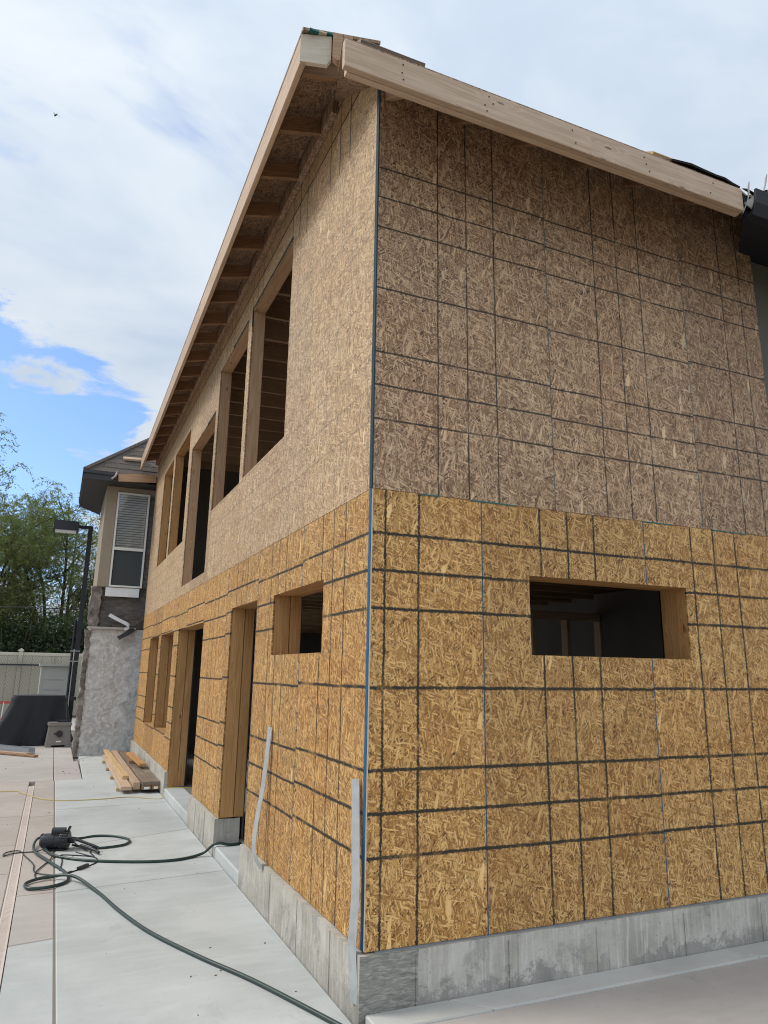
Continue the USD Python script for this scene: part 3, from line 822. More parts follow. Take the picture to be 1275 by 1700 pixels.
obj('hold_down_strap', ribbon([(-.024, .092, .765), (-.032, .050, .46), (-.040, .022, .24), (-.046, .034, .03), (-.041, .022, -.11), (-.035, .020, -.215)], .058, .0012, (-.35, 1, 0)), 'galvanised', add, label='galvanised strap leaning by the building corner')
obj('hold_down_strap', ribbon([(-.020, 1.775, .90), (-.045, 1.79, .52), (-.085, 1.80, .20), (-.085, 1.78, .06), (-.045, 1.74, -.025)], .052, .0012, (-.3, 1, 0)), 'galvanised', add, label='bowed galvanised strap on the long wall')

# loose boards lying on the lower eave roof
for x0, x1, lab in ((-.31, .09, 'short loose board on the roof edge near the roof corner'), (1.80, 2.14, 'short loose board on the roof edge near the torn gutter')):
    board('roof_board', (x0, -.40, skirt_z(-.40) + .042), (x1, -.40, skirt_z(-.40) + .042), .10, .042, 'fir_yellow' if x0 > 1 else 'wood_weathered', None, (0, -SL, 1), label=lab, cat='board')

# ------------------------------------------------------------------ existing house
hs = thing('existing_house', 'older stuccoed house with dark eaves, its bay window beyond the timber wall', 'house')
# far bay: front face at y = 11.8
BY, BX0, BX1 = 11.80, -.93, .6


def rough_plate(x0, x1, z0, z1, y, amp, step, seed, thick=.12, freq=7.0):
    nx, nz = max(2, int((x1 - x0) / step) + 1), max(2, int((z1 - z0) / step) + 1)
    X, Z = np.meshgrid(np.linspace(x0, x1, nx), np.linspace(z0, z1, nz), indexing='ij')
    d = meshkit.fbm(np.stack([X * freq, Z * freq, 0 * X], -1), 4, seed) - .5
    V = np.stack([X, y - d * 2 * amp, Z], -1).reshape(-1, 3)
    F = []
    for i in range(nx - 1):
        for j in range(nz - 1):
            a_ = i * nz + j; F += [(a_, a_ + nz, a_ + nz + 1), (a_, a_ + nz + 1, a_ + 1)]
    return cat_([trimesh.Trimesh(V, np.array(F), process=False), bx(x0, x1, y + amp * 1.2, y + thick, z0, z1)])


obj('scratch_coat_wall', rough_plate(BX0, BX1, -.32, 2.04, BY, .016, .03, 11), 'scratch_coat', hs, smooth=True, label='rough grey mortar wall below the bay window')
obj('felt_wall', rough_plate(BX0 + .06, BX1, 2.04, 2.86, BY + .05, .018, .035, 12, freq=3.0), 'felt_paper', hs, smooth=True, label='dark torn building paper under the bay window')
obj('stucco_wall', cat_([bx(-.90, -.695, BY, BY + .15, 2.86, 4.90), bx(-.695, .6, BY, BY + .15, 4.795, 4.95), bx(-.06, .6, BY + .03, BY + .15, 2.86, 4.795)]), 'stucco_tan', hs)
obj('torn_paper', rough_plate(-.045, .12, 2.86, 4.75, BY, .02, .04, 14, freq=6.0), 'felt_paper', hs, smooth=True)
obj('side_wall', bx(-.90, -.75, BY + .15, 13.9, -.3, 4.95), 'stucco_tan', hs)
obj('rear_wall', bx(-.75, 3.4, 13.75, 13.9, -.3, 4.95), 'stucco_tan', hs)


def lumpy(x0, x1, y0, y1, z0, z1, amp, seed):
    b_ = bx(x0, x1, y0, y1, z0, z1).subdivide_to_size(.06)
    v_ = b_.vertices.copy(); n_ = np.stack([meshkit.fbm(v_ * 11.0, 3, seed + i) - .5 for i in range(3)], 1)
    return trimesh.Trimesh(v_ + n_ * amp * 2, b_.faces, process=True)


obj('broken_edge', lumpy(-1.01, -.925, BY - .02, BY + .22, -.32, 2.0, .045, 31), 'broken_stucco', hs, smooth=40, label='ragged broken stucco edge at the foot of the bay')
obj('broken_edge', lumpy(-.99, -.80, BY - .01, BY + .22, 2.06, 2.86, .05, 41), 'broken_stucco', hs, smooth=40, label='ragged broken stucco edge beside the torn paper')
obj('base_flashing', cat_([bx(-1.0, -.10, BY - .06, BY + .02, 2.035, 2.075)]), 'torn_metal', hs)
obj('bent_flashing', ribbon([(-.62, BY - .05, 2.31), (-.45, BY - .10, 2.22), (-.28, BY - .10, 2.14), (-.24, BY - .08, 2.08), (-.32, BY - .06, 2.045)], .07, .004, (0.2, .4, 1)), 'flashing_white', hs)
obj('bent_flashing', ribbon([(-.14, BY - .06, 2.06), (-.25, BY - .12, 1.97), (-.42, BY - .14, 1.86)], .10, .006, (.3, .6, .8)), 'eave_dark', hs)
obj('torn_paper', ribbon([(-.55, BY - .03, 2.10), (-.25, BY - .06, 2.13), (-.05, BY - .08, 2.20), (.06, BY - .08, 2.33)], .07, .006, (0, .4, 1)), 'felt_paper', hs)
obj('white_flashing', rough_plate(-.735, -.10, 2.675, 2.85, BY - .012, .007, .03, 15, thick=.02, freq=9.0), 'flashing_white', hs, smooth=True)
# window: frame, panes, blind
WX0, WX1, WZ0, WZ1, WM = -.688, -.060, 2.862, 4.79, 3.63
wn = obj('bay_window', cat_([bx(WX0, WX0 + .035, BY - .03, BY + .06, WZ0, WZ1), bx(WX1 - .035, WX1, BY - .03, BY + .06, WZ0, WZ1), bx(WX0 + .035, WX1 - .035, BY - .03, BY + .06, WZ1 - .035, WZ1), bx(WX0 + .035, WX1 - .035, BY - .03, BY + .06, WZ0, WZ0 + .035), bx(WX0 + .035, WX1 - .035, BY - .035, BY + .05, WM - .028, WM + .028)]), 'trim_white', hs)
obj('pane', bx(WX0 + .035, WX1 - .035, BY + .0, BY + .005, WM + .028, WZ1 - .035), 'pane_glass', wn)
obj('screen', bx(WX0 + .035, WX1 - .035, BY + .0, BY + .012, WZ0 + .035, WM - .028), 'dark_screen', wn)
sl = []
z = WM + .05
while z < WZ1 - .04:
    s_ = trimesh.creation.box((WX1 - WX0 - .09, .046, .002)); s_.apply_transform(trimesh.transformations.rotation_matrix(1.15, (1, 0, 0))); s_.apply_translation(((WX0 + WX1) / 2, BY + .045, z)); sl.append(s_); z += .05
obj('blind', cat_(sl), 'blind_slat', wn)
obj('room_dark', bx(WX0 + .03, WX1 - .03, BY + .09, BY + .14, WZ0, WZ1), 'dark_inside', wn)
# eaves and roof of the bay
EX, EY, EZ = -1.345, 11.36, 4.90
obj('soffit', extrude(Polygon([(EX, EY), (1.2, EY), (1.2, BY + .05), (-.88, BY + .05), (-.88, 15.0), (EX, 14.2)]), .02).apply_translation((0, 0, EZ)), 'eave_dark', hs)
obj('gutter', cat_([bx(EX - .02, -.16, EY - .03, EY, EZ - .005, EZ + .165), bx(EX - .03, -.16, EY - .05, EY - .03, EZ + .11, EZ + .175)]), 'eave_dark', hs)
obj('gutter', cat_([bx(EX - .03, EX, EY, 14.3, EZ - .005, EZ + .165), bx(EX - .05, EX - .03, EY - .05, 14.3, EZ + .11, EZ + .175)]), 'eave_dark', hs)
g0 = np.array([EX - .02, EY - .03, EZ + .15]); PIT = .92
# shingle courses on the two roof slopes
for k in range(13):
    t0, t1 = k * .16, k * .16 + .185
    for face in (0, 1):
        if face == 0:
            P = [g0 + (t0, t0, PIT * t0), np.array([2.6, EY - .03 + t0, g0[2] + PIT * t0]), np.array([2.6, EY - .03 + t1, g0[2] + PIT * t1]), g0 + (t1, t1, PIT * t1)]
        else:
            P = [np.array([EX - .02 + t0, 14.5, g0[2] + PIT * t0]), g0 + (t0, t0, PIT * t0), g0 + (t1, t1, PIT * t1), np.array([EX - .02 + t1, 14.5, g0[2] + PIT * t1])]
        P = np.array(P); up = np.array([0, 0, .022]); lo = np.array([0, 0, .003])
        V = np.vstack([P[0] + up, P[1] + up, P[2] + lo, P[3] + lo, P - [0, 0, .02]])
        F = [(0, 1, 2), (0, 2, 3), (0, 4, 5), (0, 5, 1), (1, 5, 6), (1, 6, 2), (3, 7, 4), (3, 4, 0), (2, 6, 7), (2, 7, 3), (4, 7, 6), (4, 6, 5)]
        obj('shingle_course', trimesh.Trimesh(V, np.array(F), process=False), 'shingle', hs)
obj('attic_wall', bx(-.70, 3.4, 12.1, 13.7, 4.92, 5.5), 'eave_dark', hs)
P = g0 + np.outer(np.linspace(0, 2.1, 16), (1, 1, PIT)) + (0, 0, .028)
obj('hip_cap', tube(P, .045, 6), 'shingle', hs)
# timber beam end and loose stick where the new eave meets the old roof
board('eave_beam', (-.74, 11.30, 4.97), (-.02, 11.30, 5.03), .05, .16, 'fir_tan', add)
obj('torn_gutter_end', ribbon([(-.86, 11.27, 4.92), (-.80, 11.26, 4.98), (-.77, 11.27, 5.06)], .12, .006, (.3, 1, .2)), 'flashing_white', hs)
board('roof_board', (-.66, 11.75, 5.50), (-.22, 11.75, 5.52), .09, .045, 'fir_pale', None, (0, -PIT, 1), label='pale loose stick lying on the bay roof shingles', cat='board')

# part of the old house right of the addition
obj('stucco_wall', bx(3.23, 9.0, .08, .28, -.3, 4.70), 'stucco_grey', hs, label='grey stucco wall right of the chipboard wall')
v = np.array([(2.52, -.51, 4.40), (9, -.51, 4.40), (9, .10, 4.585), (3.2, .10, 4.585), (2.52, -.51, 4.42), (9, -.51, 4.42), (9, .10, 4.605), (3.2, .10, 4.605)])
f = np.array([(0, 2, 1), (0, 3, 2), (4, 5, 6), (4, 6, 7), (0, 1, 5), (0, 5, 4), (1, 2, 6), (1, 6, 5), (2, 3, 7), (2, 7, 6), (3, 0, 4), (3, 4, 7)])
obj('soffit', trimesh.Trimesh(v, f, process=False), 'gutter_dark', hs)
pg = Polygon([(-.35, 4.53), (-.42, 4.53), (-.46, 4.60), (-.47, 4.70), (-.455, 4.70), (-.44, 4.61), (-.415, 4.555), (-.365, 4.555), (-.365, 4.72), (-.35, 4.72)])
m = extrude(pg, 6.2); v = m.vertices.copy(); m = trimesh.Trimesh(np.c_[2.53 + v[:, 2], v[:, 0] - .15, v[:, 1] - .157], m.faces, process=False); m.fix_normals()
obj('gutter', m, 'gutter_dark', hs, label='dark gutter with a torn end by the fascia board')
obj('gutter_liner', ribbon([(2.54, -.55, 4.44), (2.60, -.555, 4.49), (2.66, -.56, 4.54), (2.73, -.55, 4.56)], .10, .003, (0, .3, 1)), 'torn_metal', hs)
for pts, w in (([(2.515, -.51, 4.41), (2.52, -.56, 4.50), (2.53, -.57, 4.61)], .05), ([(2.54, -.53, 4.60), (2.63, -.53, 4.58), (2.70, -.51, 4.57)], .06), ([(2.68, -.55, 4.58), (2.71, -.56, 4.66), (2.72, -.57, 4.73)], .05)):
    obj('torn_edge', ribbon(pts, w, .003, (.6, .6, .4)), 'black_felt' if w > .055 else 'torn_metal', hs)
v = []
for z in (0, .03): v += [(2.71, -.57, 4.59 + z), (9, -.57, 4.59 + z), (9, 3.0, 7.0 + z), (4.8, 3.0, 7.0 + z)]
f = np.array([(0, 2, 1), (0, 3, 2), (4, 5, 6), (4, 6, 7), (0, 1, 5), (0, 5, 4), (1, 2, 6), (1, 6, 5), (2, 3, 7), (2, 7, 6), (3, 0, 4), (3, 4, 7)])
obj('roof_slope', trimesh.Trimesh(np.array(v), f, process=False), 'shingle', hs)

# ------------------------------------------------------------------ lumber stack by the wall
def bd(name, x0, y0, x1, y1, z, w, h, mat, label, group=None, cat='board'):
    return board(name, (x0, y0, z + h / 2), (x1, y1, z + h / 2), w, h, mat, None, label=label, cat=cat, group=group)


zb = Z0 + .002
for k, y in enumerate((7.35, 8.5, 9.5, 10.5)):
    bd('bearer', -.56, y, -.12, y, zb, .085, .04, 'fir_yellow', f'short bearer block under the lumber stack, {("nearest", "second from the front", "third from the front", "farthest")[k]} of the row')
zl = zb + .043
bd('long_board', -.46, 7.05, -.46, 11.0, zl, .14, .045, 'fir_pale', 'long pale board on the left side of the lumber stack, lower of two')
bd('long_board', -.41, 7.75, -.45, 11.4, zl + .047, .088, .042, 'fir_yellow', 'long yellowish stud lying on the left of the lumber stack')
bd('long_board', -.325, 7.10, -.325, 11.3, zl, .088, .085, 'fir_pale', 'thick pale timber in the middle of the lumber stack, beside the grey planks')
for row in range(2):
    for colm in range(2):
        y = 7.02 + .03 * row
        for k, ln in enumerate(((.62, .95, 1.15, 1.35), (.85, 1.1, 1.0, 1.1))[colm]):
            if row == 1 and k == 3 and colm == 1: ln -= .5
            x = -.205 + colm * .118
            bd('weathered_plank', x + R.uniform(-.004, .004), y, x + R.uniform(-.006, .006), y + ln - .014, zl + row * .048, .113, .046, 'wood_weathered' if row else 'fir_brown',
               ('grey brown plank, top layer of lumber stack, ' if row else 'brown plank, bottom layer of lumber stack, ') + ('left' if colm == 0 else 'wall') + ' side, ' + ('nearest', 'second nearest', 'third nearest', 'farthest')[k], 'top planks of the lumber stack' if row else 'bottom planks of the lumber stack')
            y += ln
for x0, w in ((-.205, .07), (-.09, .05)):
    obj('stack_label', bx(x0 - w / 2, x0 + w / 2, 7.008, 7.0145, zl + .008, zl + .036), 'paper_white', None, label='torn white paper tag on the stack end, ' + ('left one' if x0 < -.15 else 'right one'), cat='tag')
zt = zl + .096
bd('offcut_board', -.13, 8.35, -.17, 10.0, zt + .04, .10, .04, 'fir_golden', 'orange brown offcut lying on top of the lumber stack, right one')
bd('offcut_board', -.21, 9.1, -.17, 10.4, zt, .085, .04, 'fir_brown', 'brown offcut on edge on top of the lumber stack, left one')

# ------------------------------------------------------------------ hoses, pump and cables
rh = .0115
zc = Z0 + rh
H1 = [(.02, -.35, zc), (-.128, .065, zc), (-.354, .646, zc), (-.559, 1.079, zc), (-.765, 1.575, zc), (-.904, 2.058, zc), (-1.026, 2.60, zc), (-1.182, 2.97, zc + .03), (-1.352, 3.10, zc + .01), (-1.500, 3.02, zc), (-1.485, 2.86, zc), (-1.35, 2.84, zc), (-1.226, 2.955, zc), (-1.225, 3.20, zc), (-1.356, 3.653, zc), (-1.475, 4.05, zc + .01), (-1.462, 4.40, zc + .03), (-1.36, 4.45, zc + .05)]
obj('green_hose', tube(spline(H1, 10), rh, 12), 'hose_green', None, smooth=40, label='thick green hose running from the pump to the bottom of the photo', cat='hose')
H2 = [(-1.40, 4.20, zc + .02), (-1.36, 3.98, zc), (-1.263, 3.769, zc), (-1.031, 3.553, zc), (-.659, 3.373, zc), (-.369, 3.33, zc), (-.123, 3.579, zc + .02), (-.02, 3.36, zc + .10), (.10, 3.33, Z0 + .085 + rh), (.30, 3.36, Z0 + .085 + rh), (.6, 3.2, Z0 + .085 + rh)]
H2[6] = (-.13, 3.42, zc + .01)
obj('green_hose', tube(spline(H2, 10), rh, 12), 'hose_green', None, smooth=40, label='green hose running from the pump into the nearest doorway', cat='hose')
H3 = [(-1.22, 4.34, zc + .05), (-1.10, 4.47, zc), (-.937, 4.53, zc), (-.76, 4.44, zc), (-.66, 4.24, zc), (-.72, 4.06, zc), (-.90, 4.00, zc), (-1.03, 4.03, zc), (-1.16, 4.16, zc + .01)]
obj('green_hose', tube(spline(H3, 10), rh * .9, 12), 'hose_green', None, smooth=40, label='loop of dark hose lying right of the pump', cat='hose')

pm = thing('water_pump', 'black electric pump lying on the path among hoses', 'pump', loc=(-1.31, 4.12, Z0 + .004), rz=-18)
UsdGeom.Xformable(stage.GetPrimAtPath(pm)).AddScaleOp().Set(Gf.Vec3f(.76, .76, .76))


def cyl(r, h, seg=24): return trimesh.creation.cylinder(r, h, sections=seg)


def turned(prof, seg=28):
    m_ = trimesh.creation.revolve(np.array(prof, float), sections=seg); m_.apply_transform(trimesh.transformations.rotation_matrix(math.pi / 2, (0, 1, 0))); return m_


obj('motor_body', turned([(0, -.17), (.055, -.165), (.078, -.14), (.083, -.10), (.083, -.02), (.088, -.018), (.088, .0), (.083, .002), (.083, .06), (0, .06)]).apply_translation((0, 0, .09)), 'black_plastic', pm, smooth=35)
obj('pump_housing', turned([(0, .06), (.094, .062), (.100, .08), (.100, .14), (.092, .155), (0, .157)]).apply_translation((0, 0, .10)), 'black_plastic', pm, smooth=35)
ribs = []
for a_ in np.linspace(0, 2 * np.pi, 22, endpoint=False):
    r_ = bx(.066, .148, -.003, .003, .096, .106); r_.apply_transform(trimesh.transformations.rotation_matrix(a_, (1, 0, 0))); ribs.append(r_)
obj('housing_ribs', cat_(ribs).apply_translation((0, 0, .10)), 'black_plastic', pm)
obj('capacitor_box', cat_([cyl(.042, .15).apply_transform(trimesh.transformations.rotation_matrix(math.pi / 2, (0, 1, 0))).apply_translation((.035, -.01, .20)), bx(-.035, .105, -.045, .02, .15, .195)]), 'black_plastic', pm, smooth=35)
hd = bx(-.012, .012, -.02, .02, 0, .075); hd.apply_transform(trimesh.transformations.rotation_matrix(.35, (0, 1, 0))); hd.apply_translation((.13, 0, .18))
obj('handle', hd, 'black_plastic', pm)
obj('outlet', cyl(.028, .06).apply_transform(trimesh.transformations.rotation_matrix(math.pi / 2, (0, 1, 0))).apply_translation((.185, .02, .09)), 'black_metal', pm, smooth=35)
obj('foot', bx(-.10, .13, -.075, .075, 0, .014), 'black_metal', pm)
obj('cord_grip', cyl(.016, .05, 12).apply_transform(trimesh.transformations.rotation_matrix(math.pi / 2, (1, 0, 0))).apply_translation((-.16, .02, .15)), 'black_plastic', pm, smooth=35)

rc = .0048; zk = Z0 + rc
for pts, lab in (
    ([(-1.40, 4.02, zk + .03), (-1.46, 4.08, zk), (-1.62, 4.08, zk), (-1.71, 4.00, zk), (-1.70, 4.12, zk), (-1.60, 4.16, zk), (-1.545, 3.95, zk), (-1.47, 3.62, zk), (-1.45, 3.35, zk), (-1.30, 3.20, zk), (-1.18, 3.28, zk)], 'black cable looping over the drain left of the pump'),
    ([(-1.32, 3.96, zk + .02), (-1.34, 3.75, zk), (-1.44, 3.38, zk), (-1.44, 3.18, zk), (-1.36, 3.12, zk), (-1.24, 3.20, zk), (-1.10, 3.35, zk), (-.98, 3.52, zk), (-1.0, 3.70, zk), (-1.15, 3.82, zk), (-1.26, 3.86, zk), (-1.25, 3.66, zk), (-1.27, 3.34, zk)], 'black cable coiled in front of the pump'),
    ([(-1.16, 4.12, zk + .05), (-1.05, 3.98, zk), (-.97, 4.06, zk), (-1.02, 3.9, zk), (-1.0, 3.72, zk), (-1.14, 3.84, zk + .02)], 'short black cable tangled right of the pump')):
    obj('black_cable', tube(spline(pts, 8), rc, 8), 'cable_black', None, smooth=40, label=lab, cat='cable')
board('cable_plug', (-1.135, 3.30, zk + .008), (-1.06, 3.40, zk + .008), .026, .026, 'black_plastic', None, label='black plug on the cable in front of the pump', cat='plug')
for pts, lab in (([(-1.14, 4.04, Z0 + .09), (-1.0, 3.93, Z0 + .05), (-.955, 3.90, Z0 + .035)], 'short dark pipe stub sticking right from the pump, upper one'), ([(-1.1, 3.98, Z0 + .05), (-1.0, 3.88, Z0 + .03), (-.955, 3.78, Z0 + .02)], 'short dark pipe stub right of the pump, lower one')):
    obj('pipe_stub', tube(spline(pts, 6), .012, 10), 'black_metal', None, smooth=40, label=lab, cat='pipe')
yc = [(-4.5, 7.7, zk), (-2.05, 7.75, zk), (-1.7, 7.5, zk), (-1.45, 6.95, zk), (-1.15, 6.75, zk), (-.8, 6.72, zk), (-.45, 6.78, zk), (-.25, 6.62, zk), (-.08, 6.52, zk), (-.035, 6.66, zk + .06), (.02, 6.66, Z0 + .11), (.5, 6.5, Z0 + .11)]
obj('yellow_cord', tube(spline(yc, 10), .0045, 8), 'cord_yellow', None, smooth=40, label='thin yellow extension cord lying across the patio to the doorway', cat='cord')

# ------------------------------------------------------------------ behind: grill, box, cabinet, lamp, fence, trees
gl = thing('covered_grill', 'barbecue grill under a draped black cover beside the bay', 'grill cover', loc=(-1.70, 14.35, Z0))
nx_, nz_ = 72, 26
V = []
for j in range(nz_ + 1):
    t = j / nz_; zz = 1.0 * (1 - t)
    spread = 1.0 + .03 * math.sin(min(1, t / .12) * math.pi) + .30 * t ** .9 - .04 * math.sin(t * math.pi)
    for i in range(nx_):
        a_ = 2 * np.pi * i / nx_
        c_, s_ = math.cos(a_), math.sin(a_)
        e = 5.0
        rx = .52 * spread; ry = .34 * (1 + .18 * t)
        q = (abs(c_) ** e + abs(s_) ** e) ** (-1 / e)
        fold = 1 + .12 * t ** 1.2 * math.sin(7 * a_ + 1.8 * math.sin(2 * a_ + 3 * t)) + .06 * t * math.sin(16 * a_ + 4 * t) + .02 * math.sin(3 * a_ + 5 * t)
        x_ = rx * q * c_ * fold; y_ = ry * q * s_ * fold
        if c_ < 0: x_ *= 1 + .16 * math.sin(t * 1.9)
        V.append((x_, y_, zz + .012 * math.sin(5 * a_) * t))
V.append((0, 0, 1.02)); top = len(V) - 1
F = []
for j in range(nz_):
    for i in range(nx_):
        a_, b_ = j * nx_ + i, j * nx_ + (i + 1) % nx_
        F += [(a_, a_ + nx_, b_ + nx_), (a_, b_ + nx_, b_)]
for i in range(nx_): F.append((top, i, (i + 1) % nx_))
obj('cover', trimesh.Trimesh(np.array(V), np.array(F), process=False), 'black_cover', gl, smooth=50)
obj('side_handle', bx(.62, .72, -.12, .1, .90, .97), 'black_metal', gl)

bxp = thing('utility_box', 'small taupe plastic box with a round dark knob in front of the covered grill', 'box', loc=(-1.26, 13.72, Z0), rz=4)
prof = [(-.24, 0), (-.13, 0), (-.13, .035), (.13, .035), (.13, 0), (.24, 0), (.20, .42), (-.20, .42)]
m = extrude(Polygon(prof), .34); v = m.vertices.copy(); m = trimesh.Trimesh(np.c_[v[:, 0], .17 - v[:, 2], v[:, 1]], m.faces, process=False); m.fix_normals()
obj('body', m, 'box_taupe', bxp)
obj('lid', cat_([bx(-.225, .225, -.19, .19, .42, .47), bx(-.21, .21, -.175, .175, .47, .482)]), 'box_taupe', bxp)
kn = trimesh.creation.cylinder(.062, .04, sections=24); kn.apply_transform(trimesh.transformations.rotation_matrix(math.pi / 2, (1, 0, 0))); kn.apply_translation((0.0, -.185, .26))
obj('knob', kn, 'black_plastic', bxp, smooth=35)
obj('knob_bar', bx(-.10, -.02, -.20, -.172, .25, .275), 'black_plastic', bxp)
obj('label_plate', bx(-.05, .05, -.176, -.168, .095, .12), 'paper_white', bxp)
obj('glove', lumpy(-.05, .20, -.08, .06, .482, .52, .015, 77), 'black_cover', None, mtx=np.array([[1, 0, 0, -1.26], [0, 1, 0, 13.72], [0, 0, 1, Z0], [0, 0, 0, 1.0]]), label='small black rag lying on the taupe box', cat='rag')

cb = thing('storage_cabinet', 'pale grey plastic storage cabinet behind the covered grill', 'cabinet', loc=(-1.42, 15.9, Z0), rz=3)
obj('body', bx(-.36, .36, -.25, .25, 0, 1.62), 'cabinet_grey', cb)
obj('lid', cat_([bx(-.40, .40, -.30, .27, 1.62, 1.68)]), 'cabinet_grey', cb)
for k in range(4): obj('panel_groove', bx(-.26, .14, -.256, -.249, .62 + .23 * k, .628 + .23 * k), 'steel_dull', cb)
obj('side_rib', bx(-.345, -.31, -.258, -.25, .05, 1.6), 'cabinet_grey', cb)

lp = thing('light_pole', 'tall black area light on a pole with a box head, beside the bay', 'street lamp', loc=(-1.06, 14.75, Z0))
obj('pole', bx(-.05, .05, -.05, .05, 0, 4.86), 'black_metal', lp)
obj('arm', bx(-.30, .05, -.035, .035, 4.79, 4.86), 'black_metal', lp)
hm = bx(-.80, -.26, -.20, .20, -.10, .12); hm.apply_transform(trimesh.transformations.rotation_matrix(.0, (0, 1, 0))); hm.apply_translation((0, 0, 4.80))
obj('lamp_head', hm, 'black_metal', lp)
obj('lens', bx(-.76, -.31, -.16, .16, 4.680, 4.702), 'blind_slat', lp)
obj('conduit', cyl(.028, 2.65, 12).apply_translation((-.10, -.01, 1.33)), 'black_metal', lp, smooth=40)
for z in (1.72, 1.95): obj('clamp', bx(-.14, .06, -.062, .06, z, z + .025), 'steel_dull', lp)
obj('overhead_wire', tube(spline([(-9, 15.6, 2.75), (-4.5, 15.2, 2.63), (-1.12, 14.75, 2.60)], 12), .012, 6), 'cable_black', None, label='thin dark wire stretched in front of the trees to the light pole', cat='wire')

ld = thing('ladder', 'red ladder lying on its side by the fence', 'ladder', loc=(-3.4, 21.0, Z0))
for z in (.14, .58): board('rail', (-2.2, 0, z), (1.05, 0, z), .03, .075, 'red_rail', ld)
for k in range(11): board('rung', (-2.05 + k * .30, 0, .14), (-2.05 + k * .30 + .02, 0, .58), .03, .035, 'rung_metal', ld, up=(0, 1, 0))

for k, (x0, y0, x1, y1, z, w, h, mt, lab) in enumerate(((-2.9, 13.2, -1.62, 11.75, Z0 + .004, .10, .03, 'fir_brown', 'thin brown board lying on the patio before the covered grill, nearer one'), (-3.0, 13.5, -1.75, 12.15, Z0 + .004, .12, .03, 'fir_pale', 'pale board lying on the patio before the covered grill, farther one'))):
    board('loose_board', (x0, y0, z + h / 2), (x1, y1, z + h / 2), w, h, mt, None, label=lab, cat='board')
ch = Polygon([(-.07, 0), (.07, 0), (.07, .11), (.062, .11), (.062, .008), (-.062, .008), (-.062, .11), (-.07, .11)])
m = extrude(ch, 1.5); v = m.vertices.copy(); m = trimesh.Trimesh(np.c_[v[:, 2], v[:, 0], v[:, 1]], m.faces, process=False); m.fix_normals()
Mx, _ = frame((-2.65, 13.45, Z0 + .004), (-1.52, 12.05, Z0 + .004))
obj('metal_channel', m, 'steel_dull', None, Mx, label='grey sheet metal channel lying on the patio before the covered grill', cat='metal channel')

fc = thing('vinyl_fence', 'beige vinyl fence with capped posts behind the patio', 'fence')
FY = 23.6
posts = [-9.2, -7.0, -4.75, -2.55, -.95, 1.3]
for x in posts:
    po = obj('post', bx(x - .065, x + .065, FY - .065, FY + .065, Z0, 1.80), 'fence_vinyl', fc)
    capm = trimesh.Trimesh(np.array([(-.085, -.085, 0), (.085, -.085, 0), (.085, .085, 0), (-.085, .085, 0), (-.085, -.085, .03), (.085, -.085, .03), (.085, .085, .03), (-.085, .085, .03), (0, 0, .10)]),
                           np.array([(0, 2, 1), (0, 3, 2), (0, 1, 5), (0, 5, 4), (1, 2, 6), (1, 6, 5), (2, 3, 7), (2, 7, 6), (3, 0, 4), (3, 4, 7), (4, 5, 8), (5, 6, 8), (6, 7, 8), (7, 4, 8)]), process=False)
    obj('post_cap', capm.apply_translation((x, FY, 1.80)), 'fence_vinyl', po)
for x0, x1 in zip(posts[:-1], posts[1:]):
    obj('rail', bx(x0 + .066, x1 - .066, FY - .03, FY + .03, 1.66, 1.76), 'fence_vinyl', fc)
    obj('rail', bx(x0 + .066, x1 - .066, FY - .03, FY + .03, Z0 + .05, Z0 + .18), 'fence_vinyl', fc)
    n_ = max(1, int(round((x1 - x0 - .14) / .28))); w_ = (x1 - x0 - .14) / n_
    for k in range(n_):
        obj('fence_board', bx(x0 + .07 + k * w_ + .004, x0 + .07 + (k + 1) * w_ - .004, FY - .012, FY + .012, Z0 + .18, 1.66), 'fence_vinyl', fc)
cl = thing('chain_link_fence', 'chain link mesh with a dark top rail in front of the beige fence', 'fence')
st_ = []
for s_ in (-1, 1):
    x = -9.5
    while x < 2.0:
        st_.append((x, s_)); x += .075
ms = []
for x, s_ in st_:
    h_ = 1.95
    Mm, L_ = frame((x, FY - .14, Z0 + .02), (x + s_ * h_ * .62, FY - .14 - .004 * s_, Z0 + .02 + h_), (0, 1, 0))
    b_ = trimesh.creation.box((L_, .009, .006)); b_.apply_translation((L_ / 2, 0, 0)); b_.apply_transform(Mm); ms.append(b_)
obj('wire_mesh', cat_(ms), 'fence_wire', cl, kind='stuff')
board('top_rail', (-9.5, FY - .15, 1.36), (-1.75, FY - .15, 1.36), .05, .05, 'black_metal', cl)
for x in (-7.2, -4.3, -1.5): obj('post', cyl(.03, 1.95, 10).apply_translation((x, FY - .17, Z0 + .975)), 'fence_wire', cl)


